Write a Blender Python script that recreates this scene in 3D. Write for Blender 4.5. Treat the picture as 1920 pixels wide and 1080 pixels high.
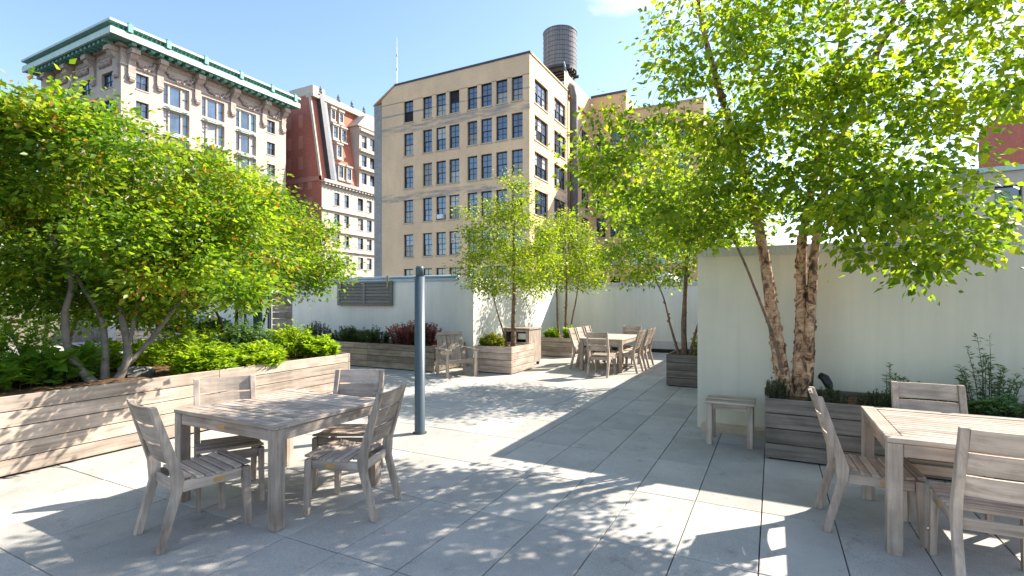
import bpy, bmesh, math, random
import numpy as np
from mathutils import Vector, Matrix, noise

rad = math.radians
scn = bpy.context.scene
col = scn.collection
for o in list(bpy.data.objects):
    bpy.data.objects.remove(o)

# ------------------------------------------------------------------ camera
# world axes follow the paving grid: X to the right along the walls, Y away from the viewer
CAM_YAW = math.atan2(490, 950)
cam_d = bpy.data.cameras.new('camera')
cam = bpy.data.objects.new('camera', cam_d)
col.objects.link(cam)
cam.location = (0, 0, 1.62)
cam.rotation_euler = (rad(90), 0, CAM_YAW)
cam_d.sensor_width = 36.0
cam_d.lens = 36.0 * 950 / 1920
cam_d.shift_y = 22 / 1920
cam_d.clip_start = 0.05
cam_d.clip_end = 6000
scn.camera = cam

# ------------------------------------------------------------------ sky and sun
SUN_EL = rad(38.5)
SUN_AZ = math.atan2(0.61, 0.79)          # measured from +Y towards +X
sun_dir = Vector((math.sin(SUN_AZ) * math.cos(SUN_EL), math.cos(SUN_AZ) * math.cos(SUN_EL), math.sin(SUN_EL)))
world = bpy.data.worlds.new('World')
scn.world = world
world.use_nodes = True
wn = world.node_tree.nodes
wl = world.node_tree.links
wn.clear()
w_out = wn.new('ShaderNodeOutputWorld')
w_bg = wn.new('ShaderNodeBackground')
w_bg.inputs['Strength'].default_value = 0.12
sky = wn.new('ShaderNodeTexSky')
sky.sky_type = 'NISHITA'
sky.sun_disc = False
sky.sun_elevation = SUN_EL
sky.sun_rotation = SUN_AZ
sky.altitude = 50
sky.air_density = 1.0
sky.dust_density = 0.6
sky.ozone_density = 1.3
# scattered fair-weather clouds over the whole sky
tc = wn.new('ShaderNodeTexCoord')
mp = wn.new('ShaderNodeMapping')
mp.inputs['Scale'].default_value = (1.0, 1.0, 2.2)
mp.inputs['Location'].default_value = (8.85, 8.99, 6.1)
cn = wn.new('ShaderNodeTexNoise')
cn.inputs['Scale'].default_value = 1.7
cn.inputs['Detail'].default_value = 9
cn.inputs['Roughness'].default_value = 0.55
cr = wn.new('ShaderNodeValToRGB')
cr.color_ramp.elements[0].position = 0.56
cr.color_ramp.elements[1].position = 0.70
mixc = wn.new('ShaderNodeMix')
mixc.data_type = 'RGBA'
mixc.inputs['B'].default_value = (5.6, 5.7, 5.9, 1)
wl.new(tc.outputs['Generated'], mp.inputs['Vector'])
wl.new(mp.outputs['Vector'], cn.inputs['Vector'])
wl.new(cn.outputs['Fac'], cr.inputs['Fac'])
wl.new(cr.outputs['Color'], mixc.inputs['Factor'])
wl.new(sky.outputs['Color'], mixc.inputs['A'])
wl.new(mixc.outputs['Result'], w_bg.inputs['Color'])
wl.new(w_bg.outputs['Background'], w_out.inputs['Surface'])

sun_d = bpy.data.lights.new('sun', 'SUN')
sun_d.energy = 4.7
sun_d.angle = rad(0.53)
sun_d.color = (1.0, 0.93, 0.82)
sun = bpy.data.objects.new('sun', sun_d)
col.objects.link(sun)
sun.location = (20, 25, 40)
sun.rotation_euler = (-sun_dir).to_track_quat('-Z', 'Y').to_euler()

scn.view_settings.view_transform = 'Standard'
scn.view_settings.look = 'None'
scn.view_settings.gamma = 1
scn.view_settings.exposure = 1.45
scn.cycles.max_bounces = 8
scn.cycles.transparent_max_bounces = 8

# ------------------------------------------------------------------ materials
def new_mat(name):
    m = bpy.data.materials.new(name)
    m.use_nodes = True
    nt = m.node_tree
    return m, nt, nt.nodes, nt.links, nt.nodes['Principled BSDF']

def ramp(nodes, stops):
    r = nodes.new('ShaderNodeValToRGB')
    e = r.color_ramp.elements
    while len(e) < len(stops):
        e.new(0.5)
    for i, (p, c) in enumerate(stops):
        e[i].position = p
        e[i].color = (c[0], c[1], c[2], 1)
    return r

def mul(nodes, links, a, b, fac=1.0, mode='MULTIPLY'):
    m = nodes.new('ShaderNodeMix')
    m.data_type = 'RGBA'
    m.blend_type = mode
    m.inputs['Factor'].default_value = fac
    links.new(a, m.inputs['A'])
    if hasattr(b, 'node'):
        links.new(b, m.inputs['B'])
    else:
        m.inputs['B'].default_value = (b[0], b[1], b[2], 1)
    return m.outputs['Result']

def coords(nodes, links, scale=(1, 1, 1), jitter=True, kind='Object'):
    t = nodes.new('ShaderNodeTexCoord')
    mp = nodes.new('ShaderNodeMapping')
    mp.inputs['Scale'].default_value = scale
    links.new(t.outputs[kind], mp.inputs['Vector'])
    if jitter:
        oi = nodes.new('ShaderNodeObjectInfo')
        mm = nodes.new('ShaderNodeMath')
        mm.operation = 'MULTIPLY'
        mm.inputs[1].default_value = 37.0
        links.new(oi.outputs['Random'], mm.inputs[0])
        cx = nodes.new('ShaderNodeCombineXYZ')
        for k in 'XYZ':
            links.new(mm.outputs[0], cx.inputs[k])
        links.new(cx.outputs[0], mp.inputs['Location'])
    return mp.outputs['Vector']

def noise_tex(nodes, links, vec, scale, detail=5, rough=0.6, dist=0.0):
    n = nodes.new('ShaderNodeTexNoise')
    n.inputs['Scale'].default_value = scale
    n.inputs['Detail'].default_value = detail
    n.inputs['Roughness'].default_value = rough
    n.inputs['Distortion'].default_value = dist
    links.new(vec, n.inputs['Vector'])
    return n.outputs['Fac']

def add_bump(nodes, links, bsdf, height, strength=0.3, dist=0.01):
    b = nodes.new('ShaderNodeBump')
    b.inputs['Strength'].default_value = strength
    b.inputs['Distance'].default_value = dist
    links.new(height, b.inputs['Height'])
    links.new(b.outputs['Normal'], bsdf.inputs['Normal'])

def obj_random(nodes, links, lo, hi):
    oi = nodes.new('ShaderNodeObjectInfo')
    mr = nodes.new('ShaderNodeMapRange')
    mr.inputs['To Min'].default_value = lo
    mr.inputs['To Max'].default_value = hi
    links.new(oi.outputs['Random'], mr.inputs['Value'])
    cx = nodes.new('ShaderNodeCombineXYZ')
    for k in 'XYZ':
        links.new(mr.outputs[0], cx.inputs[k])
    return cx.outputs[0]

WOOD = {}
def wood(axis, tone='grey'):
    key = (axis, tone)
    if key in WOOD:
        return WOOD[key]
    m, nt, N, L, b = new_mat('weathered_wood_%s_%s' % (tone, 'xyz'[axis]))
    sc = [26, 26, 26]
    sc[axis] = 1.3
    v = coords(N, L, sc)
    n1 = noise_tex(N, L, v, 1.0, 6, 0.65, 0.4)
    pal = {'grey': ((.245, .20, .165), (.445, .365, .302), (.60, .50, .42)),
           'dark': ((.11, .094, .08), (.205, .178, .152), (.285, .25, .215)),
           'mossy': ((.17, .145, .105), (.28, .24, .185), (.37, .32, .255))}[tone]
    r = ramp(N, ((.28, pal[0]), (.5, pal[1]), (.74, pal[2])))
    L.new(n1, r.inputs['Fac'])
    v2 = coords(N, L, (2.2, 2.2, 2.2))
    n2 = noise_tex(N, L, v2, 1.6, 4, 0.6)
    r2 = ramp(N, ((.3, (.70, .68, .66)), (.7, (1.14, 1.12, 1.09))))
    L.new(n2, r2.inputs['Fac'])
    c = mul(N, L, r.outputs['Color'], r2.outputs['Color'])
    c = mul(N, L, c, obj_random(N, L, .76, 1.14))
    L.new(c, b.inputs['Base Color'])
    b.inputs['Roughness'].default_value = 0.82
    b.inputs['Specular IOR Level'].default_value = 0.25
    add_bump(N, L, b, n1, 0.45, 0.004)
    WOOD[key] = m
    return m

def mottled(name, c0, c1, scale=3.0, rough=0.85, fine=60, bump=0.15, jitter=True, tint=None, streak=False, spec=0.3, metal=0.0):
    m, nt, N, L, b = new_mat(name)
    v = coords(N, L, (1, 1, .35 if streak else 1), jitter)
    n1 = noise_tex(N, L, v, scale, 6, 0.6)
    r = ramp(N, ((.3, c0), (.7, c1)))
    L.new(n1, r.inputs['Fac'])
    c = r.outputs['Color']
    v2 = coords(N, L, (1, 1, 1), jitter)
    n2 = noise_tex(N, L, v2, fine, 3, 0.6)
    if fine:
        r2 = ramp(N, ((.3, (.86, .86, .86)), (.7, (1.08, 1.08, 1.08))))
        L.new(n2, r2.inputs['Fac'])
        c = mul(N, L, c, r2.outputs['Color'])
    if tint:
        c = mul(N, L, c, obj_random(N, L, *tint))
    L.new(c, b.inputs['Base Color'])
    b.inputs['Roughness'].default_value = rough
    b.inputs['Specular IOR Level'].default_value = spec
    b.inputs['Metallic'].default_value = metal
    if bump:
        add_bump(N, L, b, n2, bump, 0.004)
    return m

def wall_stucco(name, base, dirty):
    m, nt, N, L, b = new_mat(name)
    v = coords(N, L, (1.2, 1.2, 0.16), False)
    n1 = noise_tex(N, L, v, 1.6, 6, 0.62)
    r = ramp(N, ((.32, dirty), (.62, base)))
    L.new(n1, r.inputs['Fac'])
    v2 = coords(N, L, (1, 1, 1), False)
    n2 = noise_tex(N, L, v2, 0.7, 5, 0.6)
    r2 = ramp(N, ((.3, (.88, .89, .9)), (.7, (1.05, 1.04, 1.02))))
    L.new(n2, r2.inputs['Fac'])
    c = mul(N, L, r.outputs['Color'], r2.outputs['Color'])
    v4 = coords(N, L, (9, 9, .22), False)
    n4 = noise_tex(N, L, v4, 1.0, 4, .6)
    r4 = ramp(N, ((.30, (.84, .84, .82)), (.46, (1, 1, 1))))
    L.new(n4, r4.inputs['Fac'])
    c = mul(N, L, c, r4.outputs['Color'], .28)
    L.new(c, b.inputs['Base Color'])
    b.inputs['Roughness'].default_value = .92
    b.inputs['Specular IOR Level'].default_value = .2
    n3 = noise_tex(N, L, v2, 90, 3, .6)
    add_bump(N, L, b, n3, .12, .004)
    return m

def leaf_mat(name, dark, mid, bright, accent=None, trans=0.45):
    m, nt, N, L, b = new_mat(name)
    at = N.new('ShaderNodeAttribute')
    at.attribute_name = 'tint'
    stops = [(0.0, dark), (0.5, mid), (0.93, bright)]
    if accent:
        stops = [(0.0, dark), (0.45, mid), (0.86, bright), (0.95, accent)]
    r = ramp(N, stops)
    L.new(at.outputs['Fac'], r.inputs['Fac'])
    L.new(r.outputs['Color'], b.inputs['Base Color'])
    b.inputs['Roughness'].default_value = .42
    b.inputs['Specular IOR Level'].default_value = .45
    tr = N.new('ShaderNodeBsdfTranslucent')
    tcol = mul(N, L, r.outputs['Color'], (1.68, 1.6, .58))
    L.new(tcol, tr.inputs['Color'])
    mx = N.new('ShaderNodeMixShader')
    mx.inputs['Fac'].default_value = trans
    L.new(b.outputs['BSDF'], mx.inputs[1])
    L.new(tr.outputs['BSDF'], mx.inputs[2])
    L.new(mx.outputs[0], N['Material Output'].inputs['Surface'])
    return m

def bark_birch():
    m, nt, N, L, b = new_mat('birch_bark')
    v = coords(N, L, (1, 1, .75), False)
    n1 = noise_tex(N, L, v, 9, 7, .7, 1.2)
    r = ramp(N, ((.39, (.05, .032, .022)), (.45, (.20, .105, .06)), (.51, (.50, .30, .18)), (.62, (.64, .44, .29)), (.75, (.72, .55, .41))))
    L.new(n1, r.inputs['Fac'])
    v2 = coords(N, L, (6, 6, 40), False)
    n2 = noise_tex(N, L, v2, 1.4, 4, .6)
    r2 = ramp(N, ((.35, (.7, .66, .62)), (.62, (1.08, 1.05, 1.0))))
    L.new(n2, r2.inputs['Fac'])
    c = mul(N, L, r.outputs['Color'], r2.outputs['Color'])
    L.new(c, b.inputs['Base Color'])
    b.inputs['Roughness'].default_value = .8
    add_bump(N, L, b, n1, .8, .012)
    return m

def glass_mat(name, base, rough=.06):
    m, nt, N, L, b = new_mat(name)
    v = coords(N, L, (1, 1, 1), True)
    n = noise_tex(N, L, v, .8, 3, .5)
    r = ramp(N, ((.3, tuple(x * .6 for x in base)), (.7, tuple(x * 1.5 for x in base))))
    L.new(n, r.inputs['Fac'])
    L.new(mul(N, L, r.outputs['Color'], obj_random(N, L, .5, 1.6)), b.inputs['Base Color'])
    b.inputs['Roughness'].default_value = rough
    b.inputs['Specular IOR Level'].default_value = 0.9
    b.inputs['IOR'].default_value = 1.7
    add_bump(N, L, b, n, .15, .05)
    return m

def brick_mat(name, c1, c2, mortar, scale=1.0, axis='u', stains=None):
    m, nt, N, L, b = new_mat(name)
    t = N.new('ShaderNodeTexCoord')
    sep = N.new('ShaderNodeSeparateXYZ')
    L.new(t.outputs['Object'], sep.inputs[0])
    add = N.new('ShaderNodeMath')
    add.operation = 'ADD'
    L.new(sep.outputs['X'], add.inputs[0])
    L.new(sep.outputs['Y'], add.inputs[1])
    cx = N.new('ShaderNodeCombineXYZ')
    L.new(add.outputs[0], cx.inputs['X'])
    L.new(sep.outputs['Z'], cx.inputs['Y'])
    br = N.new('ShaderNodeTexBrick')
    br.inputs['Color1'].default_value = (*c1, 1)
    br.inputs['Color2'].default_value = (*c2, 1)
    br.inputs['Mortar'].default_value = (*mortar, 1)
    br.inputs['Scale'].default_value = scale
    br.inputs['Brick Width'].default_value = .42
    br.inputs['Row Height'].default_value = .14
    br.inputs['Mortar Size'].default_value = .012
    L.new(cx.outputs[0], br.inputs['Vector'])
    c = br.outputs['Color']
    v = coords(N, L, (1, 1, .5), False)
    n = noise_tex(N, L, v, .35, 7, .65)
    r = ramp(N, ((.3, (.82, .82, .84)), (.7, (1.08, 1.06, 1.03))))
    L.new(n, r.inputs['Fac'])
    c = mul(N, L, c, r.outputs['Color'])
    if stains:                       # bands of rough grey repair work at given heights
        vs = coords(N, L, (.35, .35, 2.4), False)
        ns = noise_tex(N, L, vs, 1.2, 6, .7)
        tot = None
        for z0, half in stains:
            d = N.new('ShaderNodeMath'); d.operation = 'SUBTRACT'
            L.new(sep.outputs['Z'], d.inputs[0]); d.inputs[1].default_value = z0
            ab = N.new('ShaderNodeMath'); ab.operation = 'ABSOLUTE'
            L.new(d.outputs[0], ab.inputs[0])
            mr = N.new('ShaderNodeMapRange')
            mr.inputs['From Min'].default_value = half
            mr.inputs['From Max'].default_value = half * .6
            L.new(ab.outputs[0], mr.inputs['Value'])
            if tot is None:
                tot = mr.outputs[0]
            else:
                ad = N.new('ShaderNodeMath'); ad.operation = 'MAXIMUM'
                L.new(tot, ad.inputs[0]); L.new(mr.outputs[0], ad.inputs[1])
                tot = ad.outputs[0]
        rs = ramp(N, ((.42, (0, 0, 0)), (.6, (1, 1, 1))))
        L.new(ns, rs.inputs['Fac'])
        mm = N.new('ShaderNodeMath'); mm.operation = 'MULTIPLY'
        L.new(tot, mm.inputs[0]); L.new(rs.outputs['Color'], mm.inputs[1])
        mx = N.new('ShaderNodeMix'); mx.data_type = 'RGBA'
        L.new(mm.outputs[0], mx.inputs['Factor'])
        L.new(c, mx.inputs['A'])
        mx.inputs['B'].default_value = (.36, .31, .27, 1)
        c = mx.outputs['Result']
    L.new(c, b.inputs['Base Color'])
    b.inputs['Roughness'].default_value = .9
    b.inputs['Specular IOR Level'].default_value = .2
    add_bump(N, L, b, br.outputs['Fac'], -.25, .01)
    return m

M = {}
M['paver'] = None
def paver_mat():
    m, nt, N, L, b = new_mat('concrete_paver')
    v = coords(N, L, (1, 1, 1), True)
    n1 = noise_tex(N, L, v, 2.2, 6, .65)
    r = ramp(N, ((.3, (.365, .346, .312)), (.72, (.49, .466, .422))))
    L.new(n1, r.inputs['Fac'])
    n2 = noise_tex(N, L, v, 190, 2, .6)
    r2 = ramp(N, ((.35, (.72, .72, .73)), (.66, (1.18, 1.17, 1.15))))
    L.new(n2, r2.inputs['Fac'])
    c = mul(N, L, r.outputs['Color'], r2.outputs['Color'])
    c = mul(N, L, c, obj_random(N, L, .83, 1.08))
    n3 = noise_tex(N, L, v, 5, 6, .7, .5)
    r3 = ramp(N, ((.30, (.74, .73, .71)), (.42, (1, 1, 1))))
    L.new(n3, r3.inputs['Fac'])
    c = mul(N, L, c, r3.outputs['Color'])
    L.new(c, b.inputs['Base Color'])
    b.inputs['Roughness'].default_value = .78
    b.inputs['Specular IOR Level'].default_value = .35
    add_bump(N, L, b, n2, .18, .003)
    return m
M['paver'] = paver_mat()
M['joint'] = mottled('dark_joint', (.02, .02, .02), (.035, .034, .032), 6, .95, 0, 0)
M['stucco'] = wall_stucco('white_stucco', (.78, .755, .675), (.66, .645, .585))
M['stucco_grey'] = wall_stucco('grey_stucco', (.74, .675, .545), (.64, .585, .475))
M['coping'] = mottled('concrete_coping', (.50, .49, .46), (.60, .59, .56), 2, .85, 40, .1)
M['blue_metal'] = mottled('painted_blue_grey_metal', (.055, .082, .098), (.075, .105, .125), 2.5, .42, 80, .05, spec=.5)
M['green_metal'] = mottled('painted_dark_green_metal', (.035, .075, .075), (.05, .10, .10), 2.5, .4, 80, .05, spec=.5)
M['galv'] = mottled('galvanised_rail', (.28, .34, .38), (.36, .43, .47), 4, .45, 60, .05, spec=.5, metal=.4)
M['slat_grey'] = mottled('grey_painted_slat', (.15, .145, .13), (.20, .19, .17), 6, .7, 50, .1, tint=(.85, 1.15))
M['strap'] = mottled('olive_strap', (.24, .22, .10), (.32, .29, .14), 6, .7, 50, .1)
M['brass'] = mottled('worn_orange_plate', (.42, .24, .07), (.55, .33, .11), 20, .5, 60, .1)
M['soil'] = mottled('bark_mulch', (.05, .03, .018), (.20, .105, .05), 28, .95, 90, .8)
M['liner'] = mottled('planter_liner', (.02, .018, .016), (.04, .035, .03), 6, .95, 0, 0)
M['tan'] = brick_mat('tan_brick', (.83, .575, .355), (.87, .61, .385), (.76, .53, .33), 1, stains=((48.5, .55), (40.9, .55), (50.2, .12)))
M['tan_wing'] = brick_mat('ochre_brick', (.80, .53, .29), (.84, .57, .32), (.72, .48, .28), 1)
M['tan_trim'] = mottled('tan_sill_stone', (.50, .40, .29), (.60, .48, .35), 1.2, .85, 10, .05)
M['grey_brick'] = brick_mat('grey_quoin_brick', (.34, .32, .30), (.43, .41, .38), (.26, .25, .24), 1)
M['dark_coping'] = mottled('dark_roof_edge', (.05, .06, .08), (.09, .10, .12), 1, .6, 0, 0)
M['frame'] = mottled('dark_window_frame', (.022, .026, .032), (.04, .045, .055), 3, .5, 0, 0)
M['glass'] = glass_mat('window_glass', (.035, .06, .10))
M['glass_open'] = mottled('dark_open_window', (.008, .008, .01), (.02, .02, .024), 1, .6, 0, 0)
M['blind'] = mottled('pale_blind', (.42, .42, .40), (.55, .55, .53), 1.5, .35, 0, 0, tint=(.5, 1.1), spec=.6)
M['limestone'] = mottled('pink_limestone', (.47, .375, .315), (.55, .45, .385), .5, .85, 6, .1)
M['carved'] = mottled('carved_limestone', (.36, .275, .225), (.52, .425, .36), 2.2, .85, 8, .5)
M['copper'] = mottled('green_copper', (.10, .29, .23), (.20, .41, .34), .8, .6, 6, .1, spec=.4)
M['copper_pale'] = mottled('pale_copper', (.42, .56, .50), (.55, .66, .60), .8, .6, 6, .1)
M['redbrick'] = brick_mat('dark_red_brick', (.36, .125, .092), (.43, .155, .115), (.38, .18, .14), .8)
M['blindwin'] = brick_mat('bricked_up_window', (.47, .215, .165), (.51, .24, .19), (.45, .23, .19), .8)
M['redtile'] = brick_mat('red_mansard_tile', (.52, .18, .115), (.60, .225, .15), (.40, .14, .095), 1.4)
M['slate'] = mottled('grey_lead_hip', (.12, .14, .17), (.22, .24, .27), 1.2, .6, 8, .1)
M['lead'] = mottled('dark_lead', (.03, .035, .045), (.07, .08, .095), 1.2, .55, 6, .1)
M['whitestone'] = mottled('white_stone', (.43, .38, .325), (.53, .475, .41), .6, .85, 6, .1)
M['penthouse'] = mottled('penthouse_render', (.50, .42, .34), (.58, .49, .40), .5, .9, 0, 0)
M['tank'] = None
def tank_mat():
    m, nt, N, L, b = new_mat('weathered_tank_stave')
    v = coords(N, L, (6, 6, .25), True)
    n = noise_tex(N, L, v, 1, 5, .6)
    r = ramp(N, ((.3, (.15, .147, .147)), (.7, (.27, .265, .265))))
    L.new(n, r.inputs['Fac'])
    L.new(mul(N, L, r.outputs['Color'], obj_random(N, L, .78, 1.15)), b.inputs['Base Color'])
    b.inputs['Roughness'].default_value = .85
    return m
M['tank'] = tank_mat()
M['steel'] = mottled('dark_steel', (.04, .045, .05), (.09, .09, .09), 1.5, .55, 0, 0)
M['flue'] = mottled('grey_flue', (.12, .115, .11), (.19, .18, .17), 1.5, .6, 4, .1)
M['white_paint'] = mottled('white_paint', (.72, .72, .70), (.80, .80, .78), 2, .6, 0, 0)
M['black'] = mottled('black_plastic', (.012, .012, .013), (.02, .02, .02), 4, .45, 0, 0)
M['rock'] = mottled('dark_rock', (.05, .05, .05), (.35, .34, .32), 9, .85, 40, .6)
M['asphalt'] = mottled('asphalt', (.04, .04, .042), (.06, .06, .06), .2, .9, 0, 0)
M['birch'] = bark_birch()
M['birch_thin'] = mottled('young_birch_bark', (.10, .065, .045), (.30, .19, .125), 16, .8, 30, .5, jitter=False)
M['twig'] = mottled('twig_bark', (.055, .04, .028), (.10, .075, .05), 20, .85, 0, .0)
M['grey_bark'] = mottled('grey_smooth_bark', (.13, .11, .09), (.27, .235, .20), 9, .8, 40, .4, jitter=False)
M['dark_bark'] = mottled('dark_bark', (.06, .045, .035), (.13, .10, .08), 9, .8, 40, .4, jitter=False)
M['leaf_birch'] = leaf_mat('birch_leaf', (.085, .165, .016), (.19, .29, .022), (.34, .39, .028), None, .64)
M['leaf_young'] = leaf_mat('young_birch_leaf', (.10, .165, .015), (.19, .27, .02), (.31, .355, .026), None, .58)
M['leaf_service'] = leaf_mat('serviceberry_leaf', (.065, .155, .016), (.17, .285, .022), (.30, .375, .028), (.35, .19, .05), .56)
M['leaf_peren'] = leaf_mat('perennial_leaf', (.11, .23, .018), (.24, .375, .024), (.36, .46, .035), None, .52)
M['leaf_hosta'] = leaf_mat('hosta_leaf', (.08, .20, .02), (.17, .32, .035), (.26, .39, .05), None, .5)
M['leaf_box'] = leaf_mat('boxwood_leaf', (.03, .07, .015), (.06, .115, .02), (.10, .15, .025), None, .25)
M['leaf_heath'] = leaf_mat('heather_leaf', (.02, .045, .02), (.05, .08, .03), (.10, .13, .05), (.16, .07, .06), .2)
M['leaf_barb'] = leaf_mat('barberry_leaf', (.06, .014, .018), (.13, .03, .03), (.22, .06, .045), None, .3)
M['leaf_gold'] = leaf_mat('golden_leaf', (.12, .17, .015), (.24, .27, .02), (.36, .36, .03), None, .4)
M['leaf_fern'] = leaf_mat('ferny_leaf', (.05, .11, .035), (.09, .18, .06), (.14, .24, .09), None, .35)

# ------------------------------------------------------------------ mesh helpers
class MB:
    def __init__(s):
        s.v = []; s.f = []
    def quad(s, a, b, c, d):
        n = len(s.v); s.v += [a, b, c, d]; s.f.append((n, n + 1, n + 2, n + 3))
    def poly(s, pts):
        n = len(s.v); s.v += list(pts); s.f.append(tuple(range(n, n + len(pts))))
    def box(s, x0, x1, y0, y1, z0, z1, mat=None):
        n = len(s.v)
        p = [(x0, y0, z0), (x1, y0, z0), (x1, y1, z0), (x0, y1, z0), (x0, y0, z1), (x1, y0, z1), (x1, y1, z1), (x0, y1, z1)]
        if mat is not None:
            p = [tuple(mat @ Vector(q)) for q in p]
        s.v += p
        for f in ((3, 2, 1, 0), (4, 5, 6, 7), (0, 1, 5, 4), (1, 2, 6, 5), (2, 3, 7, 6), (3, 0, 4, 7)):
            s.f.append(tuple(n + i for i in f))
        return s
    def hexa(s, lo, hi):
        n = len(s.v); s.v += list(lo) + list(hi)
        for f in ((3, 2, 1, 0), (4, 5, 6, 7), (0, 1, 5, 4), (1, 2, 6, 5), (2, 3, 7, 6), (3, 0, 4, 7)):
            s.f.append(tuple(n + i for i in f))
        return s
    def prism(s, prof, x0, x1):          # profile in (y,z), extruded along x
        n = len(s.v); k = len(prof)
        s.v += [(x0, y, z) for y, z in prof] + [(x1, y, z) for y, z in prof]
        for i in range(k):
            j = (i + 1) % k
            s.f.append((n + i, n + j, n + k + j, n + k + i))
        s.f.append(tuple(n + i for i in reversed(range(k))))
        s.f.append(tuple(n + k + i for i in range(k)))
        return s
    def tube(s, pts, radii, sides=8, cap=True):
        pts = [Vector(p) for p in pts]
        n0 = len(s.v); prev = None
        for i, p in enumerate(pts):
            d = (pts[min(i + 1, len(pts) - 1)] - pts[max(i - 1, 0)]).normalized()
            if prev is None:
                ref = Vector((1, 0, 0)) if abs(d.x) < .9 else Vector((0, 1, 0))
                a = d.cross(ref).normalized()
            else:
                a = (prev - d * prev.dot(d)).normalized()
            prev = a
            b = d.cross(a)
            for k in range(sides):
                t = 2 * math.pi * k / sides
                s.v.append(tuple(p + (a * math.cos(t) + b * math.sin(t)) * radii[i]))
        for i in range(len(pts) - 1):
            for k in range(sides):
                q = (k + 1) % sides
                s.f.append((n0 + i * sides + k, n0 + i * sides + q, n0 + (i + 1) * sides + q, n0 + (i + 1) * sides + k))
        if cap:
            s.f.append(tuple(n0 + k for k in reversed(range(sides))))
            e = n0 + (len(pts) - 1) * sides
            s.f.append(tuple(e + k for k in range(sides)))
        return s
    def lathe(s, prof, sides=20, cx=0, cy=0):
        n0 = len(s.v)
        for r, z in prof:
            for k in range(sides):
                t = 2 * math.pi * k / sides
                s.v.append((cx + r * math.cos(t), cy + r * math.sin(t), z))
        for i in range(len(prof) - 1):
            for k in range(sides):
                q = (k + 1) % sides
                s.f.append((n0 + i * sides + k, n0 + i * sides + q, n0 + (i + 1) * sides + q, n0 + (i + 1) * sides + k))
        s.f.append(tuple(n0 + k for k in reversed(range(sides))))
        e = n0 + (len(prof) - 1) * sides
        s.f.append(tuple(e + k for k in range(sides)))
        return s
    def mesh(s, name, mat, smooth=False, shift=(0, 0, 0)):
        me = bpy.data.meshes.new(name)
        sx, sy, sz = shift
        me.from_pydata([(p[0] - sx, p[1] - sy, p[2] - sz) for p in s.v], [], s.f)
        me.materials.append(mat)
        if smooth:
            me.polygons.foreach_set('use_smooth', [True] * len(me.polygons))
        me.update()
        return me

def link(name, data, parent=None, loc=(0, 0, 0), rot=(0, 0, 0)):
    o = bpy.data.objects.new(name, data)
    col.objects.link(o)
    if parent is not None:
        o.parent = parent
    o.location = loc
    o.rotation_euler = rot
    return o

def tag(o, label=None, cat=None, group=None, kind=None):
    if label: o['label'] = label
    if cat: o['category'] = cat
    if group: o['group'] = group
    if kind: o['kind'] = kind
    return o

def thing(name, label, cat, loc=(0, 0, 0), rz=0, group=None):
    return tag(link(name, None, None, loc, (0, 0, rz)), label, cat, group)

def wpart(name, mb, mat, parent, smooth=False):
    """a part whose builder is filled with world coordinates, under an unrotated top-level parent"""
    base = Vector((0, 0, 0))
    p = parent
    while p is not None:
        base += p.location
        p = p.parent
    return link(name, mb.mesh(name, mat, smooth, tuple(base)), parent)

BOX = {}
def cbox(dx, dy, dz, mat, bev=.004):
    """chamfered box centred on its origin, shared between equal pieces"""
    key = (round(dx, 4), round(dy, 4), round(dz, 4), mat.name, bev)
    if key in BOX:
        return BOX[key]
    bm = bmesh.new()
    bmesh.ops.create_cube(bm, size=1)
    for v in bm.verts:
        v.co.x *= dx; v.co.y *= dy; v.co.z *= dz
    if bev:
        bmesh.ops.bevel(bm, geom=list(bm.edges), offset=bev, segments=1, affect='EDGES', profile=.5)
    me = bpy.data.meshes.new('piece')
    bm.to_mesh(me); bm.free()
    me.materials.append(mat)
    BOX[key] = me
    return me

def piece(name, parent, x0, x1, y0, y1, z0, z1, tone='grey', bev=.004, mat=None, rot=(0, 0, 0), base=(0, 0, 0)):
    d = (x1 - x0, y1 - y0, z1 - z0)
    if mat is None:
        mat = wood(max(range(3), key=lambda i: d[i]), tone)
    return link(name, cbox(*d, mat, bev), parent,
                ((x0 + x1) / 2 - base[0], (y0 + y1) / 2 - base[1], (z0 + z1) / 2 - base[2]), rot)

def copy_tree(o, parent=None):
    c = o.copy()
    col.objects.link(c)
    if parent is not None:
        c.parent = parent
    for ch in o.children:
        copy_tree(ch, c)
    return c

# ------------------------------------------------------------------ the setting: street and terrace
g = MB(); g.quad((-3000, -3000, -28), (3000, -3000, -28), (3000, 3000, -28), (-3000, 3000, -28))
tag(link('street_ground', g.mesh('street_ground', M['asphalt'])), kind='structure')

terrace = link('terrace', MB().box(-24, 10, -6, 16.6, -28, -.05).mesh('terrace', M['joint']))
tag(terrace, kind='structure')
PW, PL = .48, .965
rng = random.Random(3)
cells = []
for i in range(-29, 14):
    for j in range(-3, 15):
        x0 = -.08 + i * PW; y0 = 2.37 + j * PL
        if y0 < .2 or y0 + PL > 16.35:
            continue
        cx, cy = x0 + PW / 2, y0 + PL / 2
        dep = -cx * math.sin(CAM_YAW) + cy * math.cos(CAM_YAW)
        lat = cx * math.cos(CAM_YAW) + cy * math.sin(CAM_YAW)
        if cx > -.5 and cy > 7.2:
            continue
        if cx < -6.3 and cy < 6.0:
            continue
        vis = 2.3 < dep and abs(lat) < dep * 1.08
        cells.append((0 if vis else 1, dep ** 3, x0, y0))
cells.sort()
gap = .0035
pm = cbox(PW - 2 * gap, PL - 2 * gap, .05, M['paver'], .003)
rest = MB()
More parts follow.
